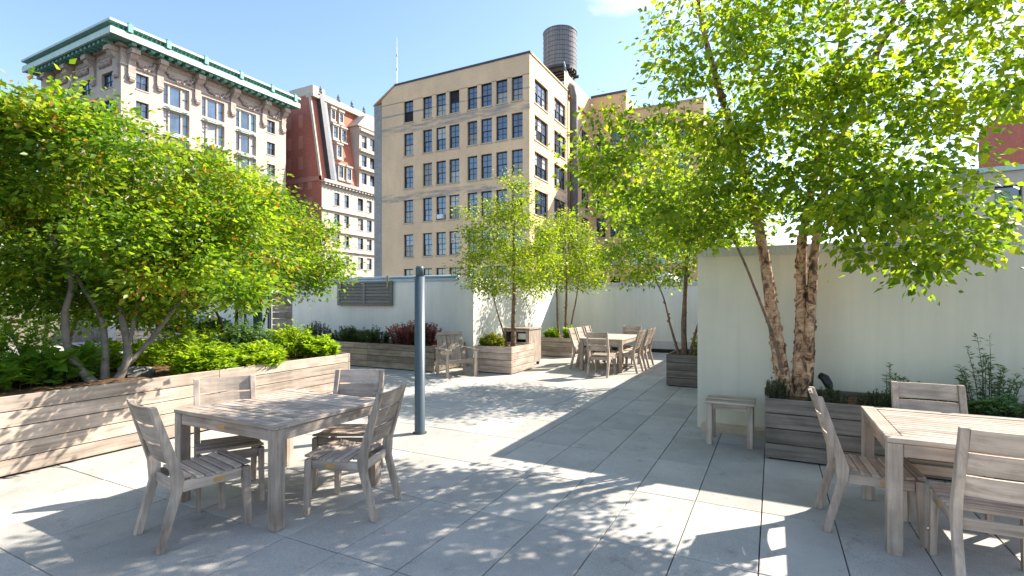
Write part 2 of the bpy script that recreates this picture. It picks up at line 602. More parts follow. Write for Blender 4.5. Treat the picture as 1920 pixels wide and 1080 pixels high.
for n, (_, _, x0, y0) in enumerate(cells):
    if n < 300:
        link('paver', pm, terrace, (x0 + PW / 2, y0 + PL / 2, -.025 + rng.uniform(-.0015, .0015)),
             (rng.uniform(-.0012, .0012), rng.uniform(-.002, .002), rng.uniform(-.0012, .0012)))
    else:
        rest.box(x0 + gap, x0 + PW - gap, y0 + gap, y0 + PL - gap, -.049, rng.uniform(-.001, .001))
tag(link('distant_pavers', rest.mesh('distant_pavers', M['paver']), terrace), kind='stuff')
edge = MB()
edge.box(-24, -14.1, -6, 16.3, -.049, .0005)
tag(link('side_paving', edge.mesh('side_paving', M['paver']), terrace), kind='stuff')

# ------------------------------------------------------------------ rooftop walls
def wall(name, label, x0, x1, y0, y1, h, mat, cope=.05, ch=.09, cmat=None, base_strip=None):
    t = thing(name, label, 'wall', ((x0 + x1) / 2, (y0 + y1) / 2, 0))
    wpart('wall_face', MB().box(x0, x1, y0, y1, -.04, h - ch), mat, t)
    lx, ly = x1 - x0, y1 - y0
    n = max(1, round(max(lx, ly) / 2.2)) if cope > .015 else 1
    for i in range(n):
        g0, g1 = (.004 if i else 0), (.004 if i < n - 1 else 0)
        if lx >= ly:
            a, b = x0 - cope + (lx + 2 * cope) * i / n + g0, x0 - cope + (lx + 2 * cope) * (i + 1) / n - g1
            q = MB().box(a, b, y0 - cope, y1 + cope, h - ch, h)
        else:
            a, b = y0 - cope + (ly + 2 * cope) * i / n + g0, y0 - cope + (ly + 2 * cope) * (i + 1) / n - g1
            q = MB().box(x0 - cope, x1 + cope, a, b, h - ch, h)
        wpart('coping', q, cmat or M['coping'], t)
    return t
near_wall = wall('bulkhead_wall', 'tall pale grey rendered wall block behind the big birch', -.86, 9.5, 6.83, 16.2, 2.27, M['stucco_grey'], .012, .11)
wpart('base_kerb', MB().box(-.80, 9, 6.66, 6.828, -.04, .075), M['tan_trim'], near_wall)
far_wall = wall('parapet_wall', 'pale green-grey far wall behind the long dining table', -6.55, -.87, 16.06, 16.3, 2.17, M['stucco'], .03, .11)
wpart('base_flashing', MB().box(-6.5, -.9, 16.0, 16.058, -.04, .10), M['black'], far_wall)
wpart('base_ledge', MB().box(-6.5, -.9, 16.03, 16.059, .10, .34), M['coping'], far_wall)
side_wall = wall('return_wall', 'sunlit white wall with leaf shadows beside the young birches', -6.83, -6.53, 10.862, 16.06, 2.19, M['stucco'], .0, .05, M['stucco'])
front_wall = wall('parapet_wall', 'long white wall in shade with the slatted screen hung on it', -12.96, -6.53, 10.6, 10.86, 2.15, M['stucco'], .0, .05, M['stucco'])
back_left_wall = wall('parapet_wall', 'white wall seen under the left trees, left of the wooden gate', -23.5, -14.06, 10.62, 10.85, 2.1, M['stucco'], .02, .06)
left_wall = wall('parapet_wall', 'dark wooden wall at far left behind the trees', -23.9, -23.6, -5, 10.55, 2.1, wood(2, 'dark'), .02, .06)

# metal rail along the front wall
t = thing('wall_rail', 'blue-grey metal rail along the top of the white wall', 'rail', (-10, 10.6, 2.15))
wpart('rail_tube', MB().tube([(-12.9, 10.66, 2.205), (-7.0, 10.66, 2.205)], [.045, .045], 12), M['galv'], t, True)
wpart('rail_strip', MB().box(-12.9, -7.02, 10.57, 10.598, 2.10, 2.17), M['galv'], t)

# gate left of the front wall
t = thing('wooden_gate', 'brown wooden gate boards left of the white wall', 'gate', (-13.5, 10.7, 0))
for k in range(9):
    piece('board', t, -13.98, -13.04, 10.68, 10.715, .04 + k * .2, .04 + k * .2 + .19, 'mossy', base=(-13.5, 10.7, 0))
for x in (-14.04, -12.975):
    piece('gate_post', t, x - .05 + (.03 if x > -13.5 else 0) - .03, x + .03, 10.62, 10.7, 0, 1.95, mat=M['slate'], base=(-13.5, 10.7, 0))

# slatted screen hung on the wall
t = thing('slatted_screen', 'grey slatted screen of two panels hanging on the white wall', 'screen', (-10.02, 10.56, 1.46))
B = (-10.02, 10.56, 1.46)
sx0, sx1, sz0, sz1 = -11.02, -9.03, 1.46, 2.12
for x in (sx0, (sx0 + sx1) / 2 - .045, sx1 - .09):
    piece('stile', t, x, x + .09, 10.52, 10.565, sz0 + .062, sz1 - .062, mat=M['slat_grey'], base=B)
piece('top_rail', t, sx0, sx1, 10.518, 10.567, sz1 - .06, sz1, mat=M['slat_grey'], base=B)
piece('bottom_rail', t, sx0, sx1, 10.518, 10.567, sz0, sz0 + .06, mat=M['slat_grey'], base=B)
for a0, a1 in ((sx0 + .092, -10.073), (-9.978, sx1 - .092)):
    for k in range(6):
        z = sz0 + .07 + k * .0895
        piece('slat', t, a0, a1, 10.535, 10.555, z, z + .072, mat=M['slat_grey'], base=B)
for x in (-10.93, -9.2):
    piece('hanging_strap', t, x, x + .07, 10.505, 10.517, sz1 - .18, sz1 + .14, mat=M['strap'], base=B, bev=.002)

# posts
def post(label, x, y, h, r, mat, z0=0):
    t = thing('steel_post', label, 'post', (x, y, z0))
    wpart('shaft', MB().lathe([(r * 1.04, z0), (r * 1.04, z0 + .01), (r, z0 + .015), (r, h - .13)], 24, x, y), mat, t, False)
    wpart('cap', MB().lathe([(r * .8, h - .13), (r * .8, h - .03), (r * .72, h - .008), (r * .4, h)], 24, x, y), mat, t, False)
    wpart('base_plate', MB().lathe([(r * 1.35, z0 + .001), (r * 1.35, z0 + .009)], 20, x, y), M['steel'], t)
    for p in t.children:
        p.data.polygons.foreach_set('use_smooth', [len(f.vertices) == 4 for f in p.data.polygons])
post('blue-grey steel post standing free on the paving', -3.82, 4.96, 2.03, .063, M['blue_metal'])
post('dark green steel post standing among the plants of the left planter', -8.10, 5.9, 2.5, .075, M['green_metal'], .66)

# ------------------------------------------------------------------ planters
def planter(label, x0, x1, y0, y1, h, nb, tone='grey', maxlen=2.4, group=None, faces='SENW', z_soil=.06):
    t = thing('wooden_planter', label, 'planter', ((x0 + x1) / 2, (y0 + y1) / 2, 0), 0, group)
    B = ((x0 + x1) / 2, (y0 + y1) / 2, 0)
    th = .036
    bh = (h - .02) / nb
    wpart('liner', MB().box(x0 + th + .002, x1 - th - .002, y0 + th + .002, y1 - th - .002, .002, h - z_soil - .03), M['liner'], t)
    soil = MB()
    nx, ny = max(2, int((x1 - x0) / .12)), max(2, int((y1 - y0) / .12))
    r2 = random.Random(int(x0 * 97 + y0 * 31))
    P = [[(x0 + th + (x1 - x0 - 2 * th) * i / nx, y0 + th + (y1 - y0 - 2 * th) * j / ny, h - z_soil + (r2.uniform(-.02, .03) if 0 < i < nx and 0 < j < ny else 0)) for j in range(ny + 1)] for i in range(nx + 1)]
    for i in range(nx):
        for j in range(ny):
            soil.quad(P[i][j], P[i + 1][j], P[i + 1][j + 1], P[i][j + 1])
    wpart('soil', soil, M['soil'], t)
    rr = random.Random(int(x0 * 13 + y1 * 7))
    for k in range(nb):
        z0 = .02 + k * bh; z1 = z0 + bh - .008
        for f in faces:
            if f in 'SN':
                a0, a1 = x0, x1
            else:
                a0, a1 = y0 + th + .001, y1 - th - .001
            n = max(1, math.ceil((a1 - a0) / maxlen))
            cuts = [a0 + (a1 - a0) * i / n for i in range(n + 1)]
            for i in range(n):
                p, q = cuts[i] + (.002 if i else 0), cuts[i + 1] - (.002 if i < n - 1 else 0)
                j = rr.uniform(0, .003)
                if f == 'S':
                    piece('board', t, p, q, y0 - j, y0 + th - j, z0, z1, tone, base=B)
                elif f == 'N':
                    piece('board', t, p, q, y1 - th, y1, z0, z1, tone, base=B)
                elif f == 'E':
                    piece('board', t, x1 - th + j, x1 + j, p, q, z0, z1, tone, base=B)
                else:
                    piece('board', t, x0, x0 + th, p, q, z0, z1, tone, base=B)
    return t
planter('long sunlit wooden planter of five boards along the left', -9.3, -6.2, -2.6, 6.2, .745, 5)
planter('low mossy wooden planter against the white wall, holding the red bush', -12.6, -6.69, 9.2, 10.5, .59, 4, 'mossy')
planter('wooden planter seen under the left trees by the far wall', -20, -14.3, 9.2, 10.5, .60, 4)
planter('wooden planter of the young birch next to the lounge chair', -5.95, -5.02, 9.71, 10.9, .60, 4)
planter('wooden planter of the triple-stemmed birch near the far corner', -5.95, -4.99, 13.33, 14.3, .55, 4)
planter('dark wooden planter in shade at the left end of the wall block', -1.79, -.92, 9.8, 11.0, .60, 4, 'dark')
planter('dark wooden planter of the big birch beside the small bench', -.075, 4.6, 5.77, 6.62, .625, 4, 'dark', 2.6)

# ------------------------------------------------------------------ furniture
def hexleg(parent, name, a, b, sx0, sy0, sx1, sy1, tone='grey'):
    m = MB()
    def ring(c, sx, sy):
        return [(c[0] - sx / 2, c[1] - sy / 2, c[2]), (c[0] + sx / 2, c[1] - sy / 2, c[2]), (c[0] + sx / 2, c[1] + sy / 2, c[2]), (c[0] - sx / 2, c[1] + sy / 2, c[2])]
    m.hexa(ring(a, sx0, sy0), ring(b, sx1, sy1))
    return link(name, m.mesh(name, wood(2, tone)), parent)

def make_chair():
    """facing +Y, origin on the floor"""
    t = link('dining_chair', None)
    hw = .215
    for sgn in (-1, 1):
        # bent back post: foot kicks back, knee at the seat, top leans back
        prof = [(-.335, 0), (-.29, 0), (-.185, .38), (-.178, .46), (-.335, .94), (-.375, .94), (-.255, .50), (-.245, .36)]
        x0, x1 = (hw - .022, hw + .022) if sgn > 0 else (-hw - .022, -hw + .022)
        m = MB()
        k = len(prof)
        m.prism([prof[0], prof[1], prof[2], prof[7]], x0, x1)
        m.prism([prof[7], prof[2], prof[3], prof[6]], x0, x1)
        m.prism([prof[6], prof[3], prof[4], prof[5]], x0, x1)
        # weld the three segments and drop the inner faces
        me = m.mesh('back_post', wood(2))
        bm = bmesh.new(); bm.from_mesh(me)
        bmesh.ops.remove_doubles(bm, verts=bm.verts, dist=1e-5)
        seen = {}
        for f in list(bm.faces):
            key = frozenset(v.index for v in f.verts)
            seen.setdefault(key, []).append(f)
        bmesh.ops.delete(bm, geom=[f for fs in seen.values() if len(fs) > 1 for f in fs], context='FACES')
        bmesh.ops.recalc_face_normals(bm, faces=bm.faces)
        bmesh.ops.bevel(bm, geom=[e for e in bm.edges if e.calc_face_angle(0) > .8], offset=.004, segments=1, affect='EDGES')
        bm.to_mesh(me); bm.free()
        link('back_post', me, t)
        hexleg(t, 'leg', (sgn * (hw + .004), .235, 0), (sgn * hw, .215, .425), .032, .036, .044, .055)
        piece('side_rail', t, sgn * hw - .013, sgn * hw + .013, -.19, .187, .355, .425)
        pl = piece('orange_plate', t, sgn * hw + sgn * .0135 - .001, sgn * hw + sgn * .0135 + .001, .0, .075, .372, .40, mat=M['brass'], bev=0)
    piece('front_rail', t, -hw + .023, hw - .023, .203, .229, .355, .425)
    piece('rear_rail', t, -hw + .023, hw - .023, -.215, -.19, .345, .41)
    # dished slatted seat
    n = 7
    y0, y1 = -.175, .252
    w = (y1 - y0) / n
    for k in range(n):
        yc = y0 + w * (k + .5)
        u = (yc - y0) / (y1 - y0)
        zc = .437 - .022 * math.sin(math.pi * min(1, u * 1.05)) + .008 * u
        half = hw + .018 if k > 0 else hw - .024
        slope = -.022 * math.pi * math.cos(math.pi * u) / (y1 - y0) * .9
        link('seat_slat', cbox(2 * half, w - .012, .018, wood(0), .003), t, (0, yc, zc + .008), (math.atan(slope), 0, 0))
    # three curved back slats
    for z0, z1 in ((.545, .665), (.68, .80), (.815, .935)):
        m = MB()
        seg = 6
        lo, hi = [], []
        for i in range(seg + 1):
            x = -hw + .024 + (2 * hw - .048) * i / seg
            bow = -.022 * (1 - (2 * i / seg - 1) ** 2)
            def yb(z): return -.207 - (z - .46) * .333 + bow
            lo.append([(x, yb(z0) - .009, z0), (x, yb(z0) + .009, z0), (x, yb(z1) + .009, z1), (x, yb(z1) - .009, z1)])
        for i in range(seg):
            a, b = lo[i], lo[i + 1]
            for q in range(4):
                r = (q + 1) % 4
                m.quad(a[q], a[r], b[r], b[q])
        m.quad(*reversed(lo[0])); m.quad(*lo[-1])
        me = m.mesh('back_slat', wood(0))
        link('back_slat', me, t)
    return t

proto = make_chair()
chairs = [
    # x, y, forward dx, dy, label
    (-3.63, 2.19, .19, .98, 'wooden chair at the near left corner of the left table, its back to the viewer', 'chairs of the left table'),
    (-3.99, 2.64, .87, -.49, 'wooden chair between the left table and the long planter, tucked in', 'chairs of the left table'),
    (-3.43, 3.41, .458, -.889, 'wooden chair at the far side of the left table, its back slats facing away', 'chairs of the left table'),
    (-2.95, 2.95, -.958, -.287, 'wooden chair at the right side of the left table, nearest the blue post', 'chairs of the left table'),
    (.63, 4.39, 1.0, .05, 'wooden chair at the left side of the right table, seen from its side', 'chairs of the right table'),
    (1.11, 4.86, 0, -1, 'wooden chair behind the right table, in front of the birch planter', 'chairs of the right table'),
    (1.12, 3.86, 0, 1, 'wooden chair at the near side of the right table, cut by the picture edge', 'chairs of the right table'),
    (-3.27, 10.56, 0.02, 1, 'wooden chair at the near head of the long far table', 'chairs of the far table'),
    (-3.27, 12.82, 0, -1, 'wooden chair at the far head of the long far table', 'chairs of the far table'),
    (-2.95, 11.36, -1, .05, 'nearest of three wooden chairs on the right of the far table', 'chairs of the far table'),
    (-2.92, 11.95, -1, -.06, 'middle of three wooden chairs on the right of the far table', 'chairs of the far table'),
    (-2.95, 12.52, -1, .03, 'farthest of three wooden chairs on the right of the far table', 'chairs of the far table'),
    (-3.93, 11.42, 1, .04, 'nearest of three wooden chairs on the left of the far table', 'chairs of the far table'),
    (-3.95, 12.0, 1, -.05, 'middle of three wooden chairs on the left of the far table', 'chairs of the far table'),
    (-3.93, 12.56, 1, .06, 'farthest of three wooden chairs on the left of the far table', 'chairs of the far table'),
]
for i, (x, y, dx, dy, lab, grp) in enumerate(chairs):
    c = proto if i == 0 else copy_tree(proto)
    c.location = (x, y, 0)
    c.rotation_euler = (0, 0, math.atan2(-dx, dy))
    tag(c, lab, 'chair', grp)

def table(label, x0, x1, y0, y1, h, along='x', nsl=13):
    B = ((x0 + x1) / 2, (y0 + y1) / 2, 0)
    t = thing('dining_table', label, 'table', B)
    L = .082
    for lx in (x0 + .004, x1 - L - .004):
        for ly in (y0 + .004, y1 - L - .004):
            piece('leg', t, lx, lx + L, ly, ly + L, 0, h - .032, base=B)
    piece('apron', t, x0 + L + .006, x1 - L - .006, y0 + .012, y0 + .038, h - .115, h - .033, base=B)
    piece('apron', t, x0 + L + .006, x1 - L - .006, y1 - .038, y1 - .012, h - .115, h - .033, base=B)
    piece('apron', t, x0 + .012, x0 + .038, y0 + L + .006, y1 - L - .006, h - .115, h - .033, base=B)
    piece('apron', t, x1 - .038, x1 - .012, y0 + L + .006, y1 - L - .006, h - .115, h - .033, base=B)
    fr = .095
    piece('frame_board', t, x0, x1, y0, y0 + fr, h - .03, h, base=B)
    piece('frame_board', t, x0, x1, y1 - fr, y1, h - .03, h, base=B)
    piece('frame_board', t, x0, x0 + fr, y0 + fr + .002, y1 - fr - .002, h - .03, h, base=B)
    piece('frame_board', t, x1 - fr, x1, y0 + fr + .002, y1 - fr - .002, h - .03, h, base=B)
    a0, a1 = (y0, y1) if along == 'x' else (x0, x1)
    a0 += fr + .006; a1 -= fr + .006
    w = (a1 - a0) / nsl
    for k in range(nsl):
        p, q = a0 + k * w + .003, a0 + (k + 1) * w - .003
        if along == 'x':
            piece('slat', t, x0 + fr + .004, x1 - fr - .004, p, q, h - .028, h - .002, base=B, bev=.003)
        else:
            piece('slat', t, p, q, y0 + fr + .004, y1 - fr - .004, h - .028, h - .002, base=B, bev=.003)
    piece('orange_plate', t, (x0 + x1) / 2 - .05, (x0 + x1) / 2 + .03, y0 + .0095, y0 + .0115, h - .09, h - .06, mat=M['brass'], base=B, bev=0)
    return t
table('square wooden dining table with leaf shadows at left', -4.28, -3.07, 2.37, 3.45, .74, 'x')
table('square wooden dining table at the right edge of the picture', .64, 1.86, 3.95, 5.04, .745, 'x')
table('long wooden dining table before the far wall', -3.96, -2.96, 11.04, 12.88, .74, 'y', 12)

# small bench
B = (-.42, 6.25, 0)
t = thing('side_bench', 'small plain wooden bench between the grey wall and the dark planter', 'bench', B)
for x in (-.67, -.255):
    for y in (6.055, 6.405):
        piece('leg', t, x, x + .06, y, y + .055, 0, .462, base=B)
for k in range(5):
    piece('slat', t, -.69, -.175, 6.035 + k * .091, 6.035 + k * .091 + .087, .464, .488, base=B)
piece('apron', t, -.608, -.257, 6.065, 6.09, .40, .462, base=B)
piece('apron', t, -.608, -.257, 6.425, 6.45, .40, .462, base=B)
piece('apron', t, -.66, -.635, 6.112, 6.403, .40, .462, base=B)
piece('apron', t, -.23, -.205, 6.112, 6.403, .40, .462, base=B)

# lounge chair
t = thing('lounge_chair', 'low wooden lounge chair with arms beside the birch planter', 'chair', (-6.05, 9.12, 0), math.atan2(-.8, -.6))
for sx in (-1, 1):
    piece('leg', t, sx * .31 - .03, sx * .31 + .03, .30, .355, 0, .55)
    piece('leg', t, sx * .31 - .03, sx * .31 + .03, -.36, -.305, 0, .55)
    piece('armrest', t, sx * .31 - .05, sx * .31 + .05, -.40, .385, .552, .58)
    piece('side_rail', t, sx * .31 - .014, sx * .31 + .014, -.303, .298, .25, .33)
piece('front_rail', t, -.278, .278, .31, .338, .29, .37)
piece('rear_rail', t, -.278, .278, -.345, -.32, .20, .27)
for k in range(6):
    y = .26 - k * .092
    link('seat_slat', cbox(.54, .08, .02, wood(0), .003), t, (0, y, .36 - (.26 - y) * .22), (math.atan(.22), 0, 0))
ang = math.atan2(.30, .62)
for k in range(6):
    x = -.235 + k * .094
    link('back_slat', cbox(.084, .02, .66, wood(2), .003), t, (x, -.315, .56), (ang, 0, 0))
link('back_rail', cbox(.58, .03, .075, wood(0), .004), t, (0, -.445, .868), (ang, 0, 0))
link('back_rail', cbox(.54, .026, .06, wood(0), .004), t, (0, -.245, .29), (ang, 0, 0))
for sx in (-1, 1):
    link('back_stile', cbox(.034, .034, .68, wood(2), .004), t, (sx * .30 - sx * .018, -.338, .56), (ang, 0, 0))

# litter cabinet
B = (-5.6, 11.4, 0)
t = thing('litter_cabinet', 'wooden litter cabinet with a dark opening behind the young birch planter', 'litter bin', B)
x0, x1, y0, y1, hh = -5.95, -5.22, 11.02, 11.72, .93
for k in range(7):
    w = (y1 - y0) / 7
    piece('side_slat', t, x1 - .025, x1, y0 + k * w + .003, y0 + (k + 1) * w - .003, .08, hh - .04, base=B)
    piece('side_slat', t, x0, x0 + .025, y0 + k * w + .003, y0 + (k + 1) * w - .003, .08, hh - .04, base=B)
for k in range(3):
    z = .08 + k * .17
    piece('front_board', t, x0 + .027, x1 - .027, y0, y0 + .025, z, z + .165, base=B)
piece('front_post', t, x0 + .027, x0 + .09, y0, y0 + .025, .592, hh - .04, base=B)
piece('front_post', t, -5.615, -5.555, y0, y0 + .025, .592, hh - .04, base=B)
piece('front_post', t, x1 - .09, x1 - .027, y0, y0 + .025, .592, hh - .04, base=B)
piece('front_board', t, x0 + .092, x1 - .092, y0 + .002, y0 + .027, .84, hh - .041, base=B)
piece('back_board', t, x0 + .027, x1 - .027, y1 - .025, y1, .08, hh - .04, base=B)
piece('lid', t, x0 - .02, x1 + .02, y0 - .02, y1 + .02, hh - .038, hh, base=B)
piece('liner', t, x0 + .05, x1 - .05, y0 + .06, y1 - .05, .08, .60, mat=M['black'], base=B)
piece('white_panel', t, -5.53, -5.325, y0 + .03, y0 + .036, .66, .80, mat=M['white_paint'], base=B, bev=0)
for x in (x0 + .06, x1 - .06):
    for y in (y0 + .06, y1 - .06):
        piece('foot', t, x - .03, x + .03, y - .03, y + .03, 0, .079, mat=M['black'], base=B)

# garden spotlight in the birch planter
t = thing('garden_spotlight', 'small black garden spotlight sticking out of the birch planter', 'spotlight', (.50, 6.2, .55))
wpart('stake', MB().tube([(.50, 6.2, .54), (.505, 6.2, .70)], [.012, .012], 8), M['black'], t, True)
wpart('lamp_head', MB().tube([(.52, 6.19, .69), (.51, 6.2, .74), (.48, 6.22, .80), (.44, 6.25, .82)], [.03, .042, .045, .036], 12), M['black'], t, True)

# rocks on the left planter
def rock(label, x, y, z, s):
    bm = bmesh.new()
    bmesh.ops.create_icosphere(bm, subdivisions=3, radius=1)
    for v in bm.verts:
        n = noise.noise(v.co * 1.3 + Vector((x * 9, y * 7, 1))) * .45 + noise.noise(v.co * 3.1 + Vector((x, y, 9))) * .15
        v.co *= 1 + n
        v.co.x *= s[0]; v.co.y *= s[1]; v.co.z *= s[2]
    me = bpy.data.meshes.new('rock'); bm.to_mesh(me); bm.free()
    me.materials.append(M['rock'])
    tag(link('rock', me, None, (x, y, z)), label, 'rock', 'rocks on the left planter')
rock('larger dark speckled rock at the foot of the multi-stemmed left tree', -6.95, 3.45, .72, (.13, .15, .08))
rock('smaller dark rock just right of the larger rock on the left planter', -6.85, 3.85, .71, (.08, .10, .05))

# ------------------------------------------------------------------ foliage
def leaf_mesh(name, pos, dirs, nrm, size, mat, seed, aspect=.62, fold=.18, tint=None):
    """one folded four-point leaf per position"""
    r = np.random.default_rng(seed)
    n = len(pos)
    d = dirs / (np.linalg.norm(dirs, axis=1, keepdims=True) + 1e-9)
    nn = nrm - d * np.sum(nrm * d, axis=1, keepdims=True)
    nn /= (np.linalg.norm(nn, axis=1, keepdims=True) + 1e-9)
    s = np.cross(d, nn)
    L = (size * r.uniform(.5, 1.35, n))[:, None]
    W = L * aspect * r.uniform(.85, 1.1, n)[:, None] / 2
    base = pos
    mid = pos + d * L * .42 + nn * L * fold
    v = np.empty((n, 4, 3))
    v[:, 0] = base
    v[:, 1] = pos + d * L * .42 + s * W + nn * L * fold * .6
    v[:, 2] = pos + d * L - nn * L * fold * .4
    v[:, 3] = pos + d * L * .42 - s * W + nn * L * fold * .6
    me = bpy.data.meshes.new(name)
    me.vertices.add(n * 4)
    me.vertices.foreach_set('co', v.reshape(-1).astype(np.float32))
    idx = np.arange(n)[:, None] * 4
    tri = np.concatenate([idx, idx + 1, idx + 2, idx, idx + 2, idx + 3], axis=1).reshape(-1)
    me.loops.add(n * 6)
    me.loops.foreach_set('vertex_index', tri.astype(np.int32))
    me.polygons.add(n * 2)
    me.polygons.foreach_set('loop_start', np.arange(0, n * 6, 3, dtype=np.int32))
    me.polygons.foreach_set('loop_total', np.full(n * 2, 3, dtype=np.int32))
    at = me.attributes.new('tint', 'FLOAT', 'FACE')
    tv = r.uniform(0, 1, n) if tint is None else np.clip(tint, 0, 1)
    at.data.foreach_set('value', np.repeat(tv, 2).astype(np.float32))
    me.materials.append(mat)
    me.update(calc_edges=True)
    return me

def catmull(pts, n):
    pts = [Vector(p) for p in pts]
    P = [pts[0] * 2 - pts[1]] + pts + [pts[-1] * 2 - pts[-2]]
    out = []
    for i in range(1, len(P) - 2):
        for k in range(n):
            t = k / n
            a, b, c, d = P[i - 1], P[i], P[i + 1], P[i + 2]
            out.append(.5 * ((2 * b) + (c - a) * t + (2 * a - 5 * b + 4 * c - d) * t * t + (3 * b - a - 3 * c + d) * t ** 3))
    out.append(pts[-1])
    return out

def tree(name, label, stems, blobs, nclus, nleaf, leaf, lmat, bark, seed, group=None, spread=.2, hang=.5, flakes=0, shell=.5, up=.55, aspect=.62):
    r = np.random.default_rng(seed)
    base = Vector(stems[0][0][0])
    t = thing(name, label, 'tree', base, 0, group)
    nodes = []
    rn = random.Random(seed)
    flk = MB()
    for pts, r0, r1, *own in stems:
        path = catmull(pts, 8)
        n = len(path)
        rr = []
        for i, p in enumerate(path):
            f = i / (n - 1)
            rad_ = r0 + (r1 - r0) * f
            if i < 3: rad_ *= 1 + .25 * (1 - i / 3)
            rr.append(rad_ * (1 + .10 * noise.noise(p * 6)))
            nodes.append((p, rad_))
        wpart('stem', MB().tube(path, rr, 12 if r0 > .03 else 8), own[0] if own else bark, t, True)
        if flakes and not own:
            for k in range(int(flakes * r0 / .06)):
                f = rn.random() ** 1.15 * .72
                i = min(int(f * (n - 1)), n - 2)
                p = path[i].lerp(path[i + 1], rn.random())
                d = (path[i + 1] - path[i]).normalized()
                a = rn.uniform(0, 6.283)
                s1 = d.orthogonal().normalized(); s2 = d.cross(s1)
                o = s1 * math.cos(a) + s2 * math.sin(a)
                q = d.cross(o)
                R = rr[i]
                w = rn.uniform(.006, .024) * rn.choice((.6, 1, 1.2)); hgt = rn.uniform(.008, .04)
                sg = rn.choice((-1, 1))
                c0 = p + o * R * .96
                c1 = c0 + q * sg * w * .6 + o * w * .35
                c2 = c1 + q * sg * w * .15 + o * w * .55
                flk.quad(tuple(c0 - d * hgt), tuple(c0 + d * hgt), tuple(c1 + d * hgt * .8), tuple(c1 - d * hgt * .7))
                flk.quad(tuple(c1 - d * hgt * .7), tuple(c1 + d * hgt * .8), tuple(c2 + d * hgt * .4), tuple(c2 - d * hgt * .5))
    if flakes:
        tag(wpart('peeling_bark', flk, bark, t), kind='stuff')
    wts = np.array([b[2] for b in blobs], float); wts /= wts.sum()
    NP = np.zeros((len(nodes) + nclus * 8, 3)); NR = np.zeros(len(NP)); US = np.zeros(len(NP))
    nn_ = len(nodes)
    NP[:nn_] = [p[:] for p, _ in nodes]; NR[:nn_] = [q for _, q in nodes]
    tw = MB()
    P, D, NN, T = [], [], [], []
    per = nleaf // nclus
    ends = []
    for c in range(nclus):
        b = blobs[r.choice(len(blobs), p=wts)]
        dv = r.normal(size=3); dv /= np.linalg.norm(dv)
        rr = r.uniform(0, 1) ** (1 / 3) * (1 - shell) + shell * r.uniform(.75, 1.0)
        ends.append(np.array(b[0]) + dv * np.array(b[1]) * rr)
    ends.sort(key=lambda e: np.linalg.norm(NP[:nn_] - e, axis=1).min())
    for end in ends:
        rel = end - NP[:nn_]
        dist = np.linalg.norm(rel, axis=1)
        cost = dist + np.maximum(0, .15 * dist - rel[:, 2]) * .8 + US[:nn_] * .10 + np.where(NR[:nn_] < .006, .08, 0)
        k = int(np.argmin(cost))
        US[max(0, k - 1):k + 2] += 1
        a = NP[k].copy()
        dd = end - a
        ln = np.linalg.norm(dd) + 1e-6
        mid = a + dd * .5 + np.array([0, 0, .12 * ln]) + r.normal(size=3) * .06 * ln
        tip = end + np.array([0, 0, -.10 * ln]) + dd / ln * .14 + r.normal(size=3) * .04
        path = catmull([a, mid, end, tip], 4)
        r0 = min(NR[k] * .7, .0045 + .0085 * ln)
        rads = [r0 + (.0018 - r0) * i / (len(path) - 1) for i in range(len(path))]
        tw.tube(path, rads, 4, False)
        for i_ in (3, 5, 7, 9):
            NP[nn_] = path[i_][:]; NR[nn_] = rads[i_]; nn_ += 1
        pa = np.array([p[:] for p in path])
        nl = max(4, int(per * r.uniform(.4, 1.6)))
        f = r.uniform(.3, 1, nl) ** .75 * (len(path) - 1)
        i0 = np.minimum(f.astype(int), len(path) - 2)
        q = pa[i0] + (pa[i0 + 1] - pa[i0]) * (f - i0)[:, None]
        off = r.normal(size=(nl, 3)) * np.array([spread, spread, spread * .62]) * (.35 + .65 * (f / len(path)))[:, None]
        P.append(q + off)
        dirn = off * 1.0 / spread + dd / ln * .7 + r.normal(size=(nl, 3)) * .7
        dirn[:, 2] = dirn[:, 2] * .6 - hang
        D.append(dirn)
        nv = r.normal(size=(nl, 3)) * .75
        nv[:, 2] += up * 1.5
        NN.append(nv)
        T.append(np.clip(r.normal(.45 + r.normal() * .2, .2, nl), 0, .99))
    wpart('branches', tw, M['twig'], t)
    P = np.concatenate(P); D = np.concatenate(D); NN = np.concatenate(NN); T = np.concatenate(T)
    me = leaf_mesh('crown', P - np.array(base), D, NN, leaf, lmat, seed + 5, aspect, .12, T)
    link('crown', me, t)
    return t

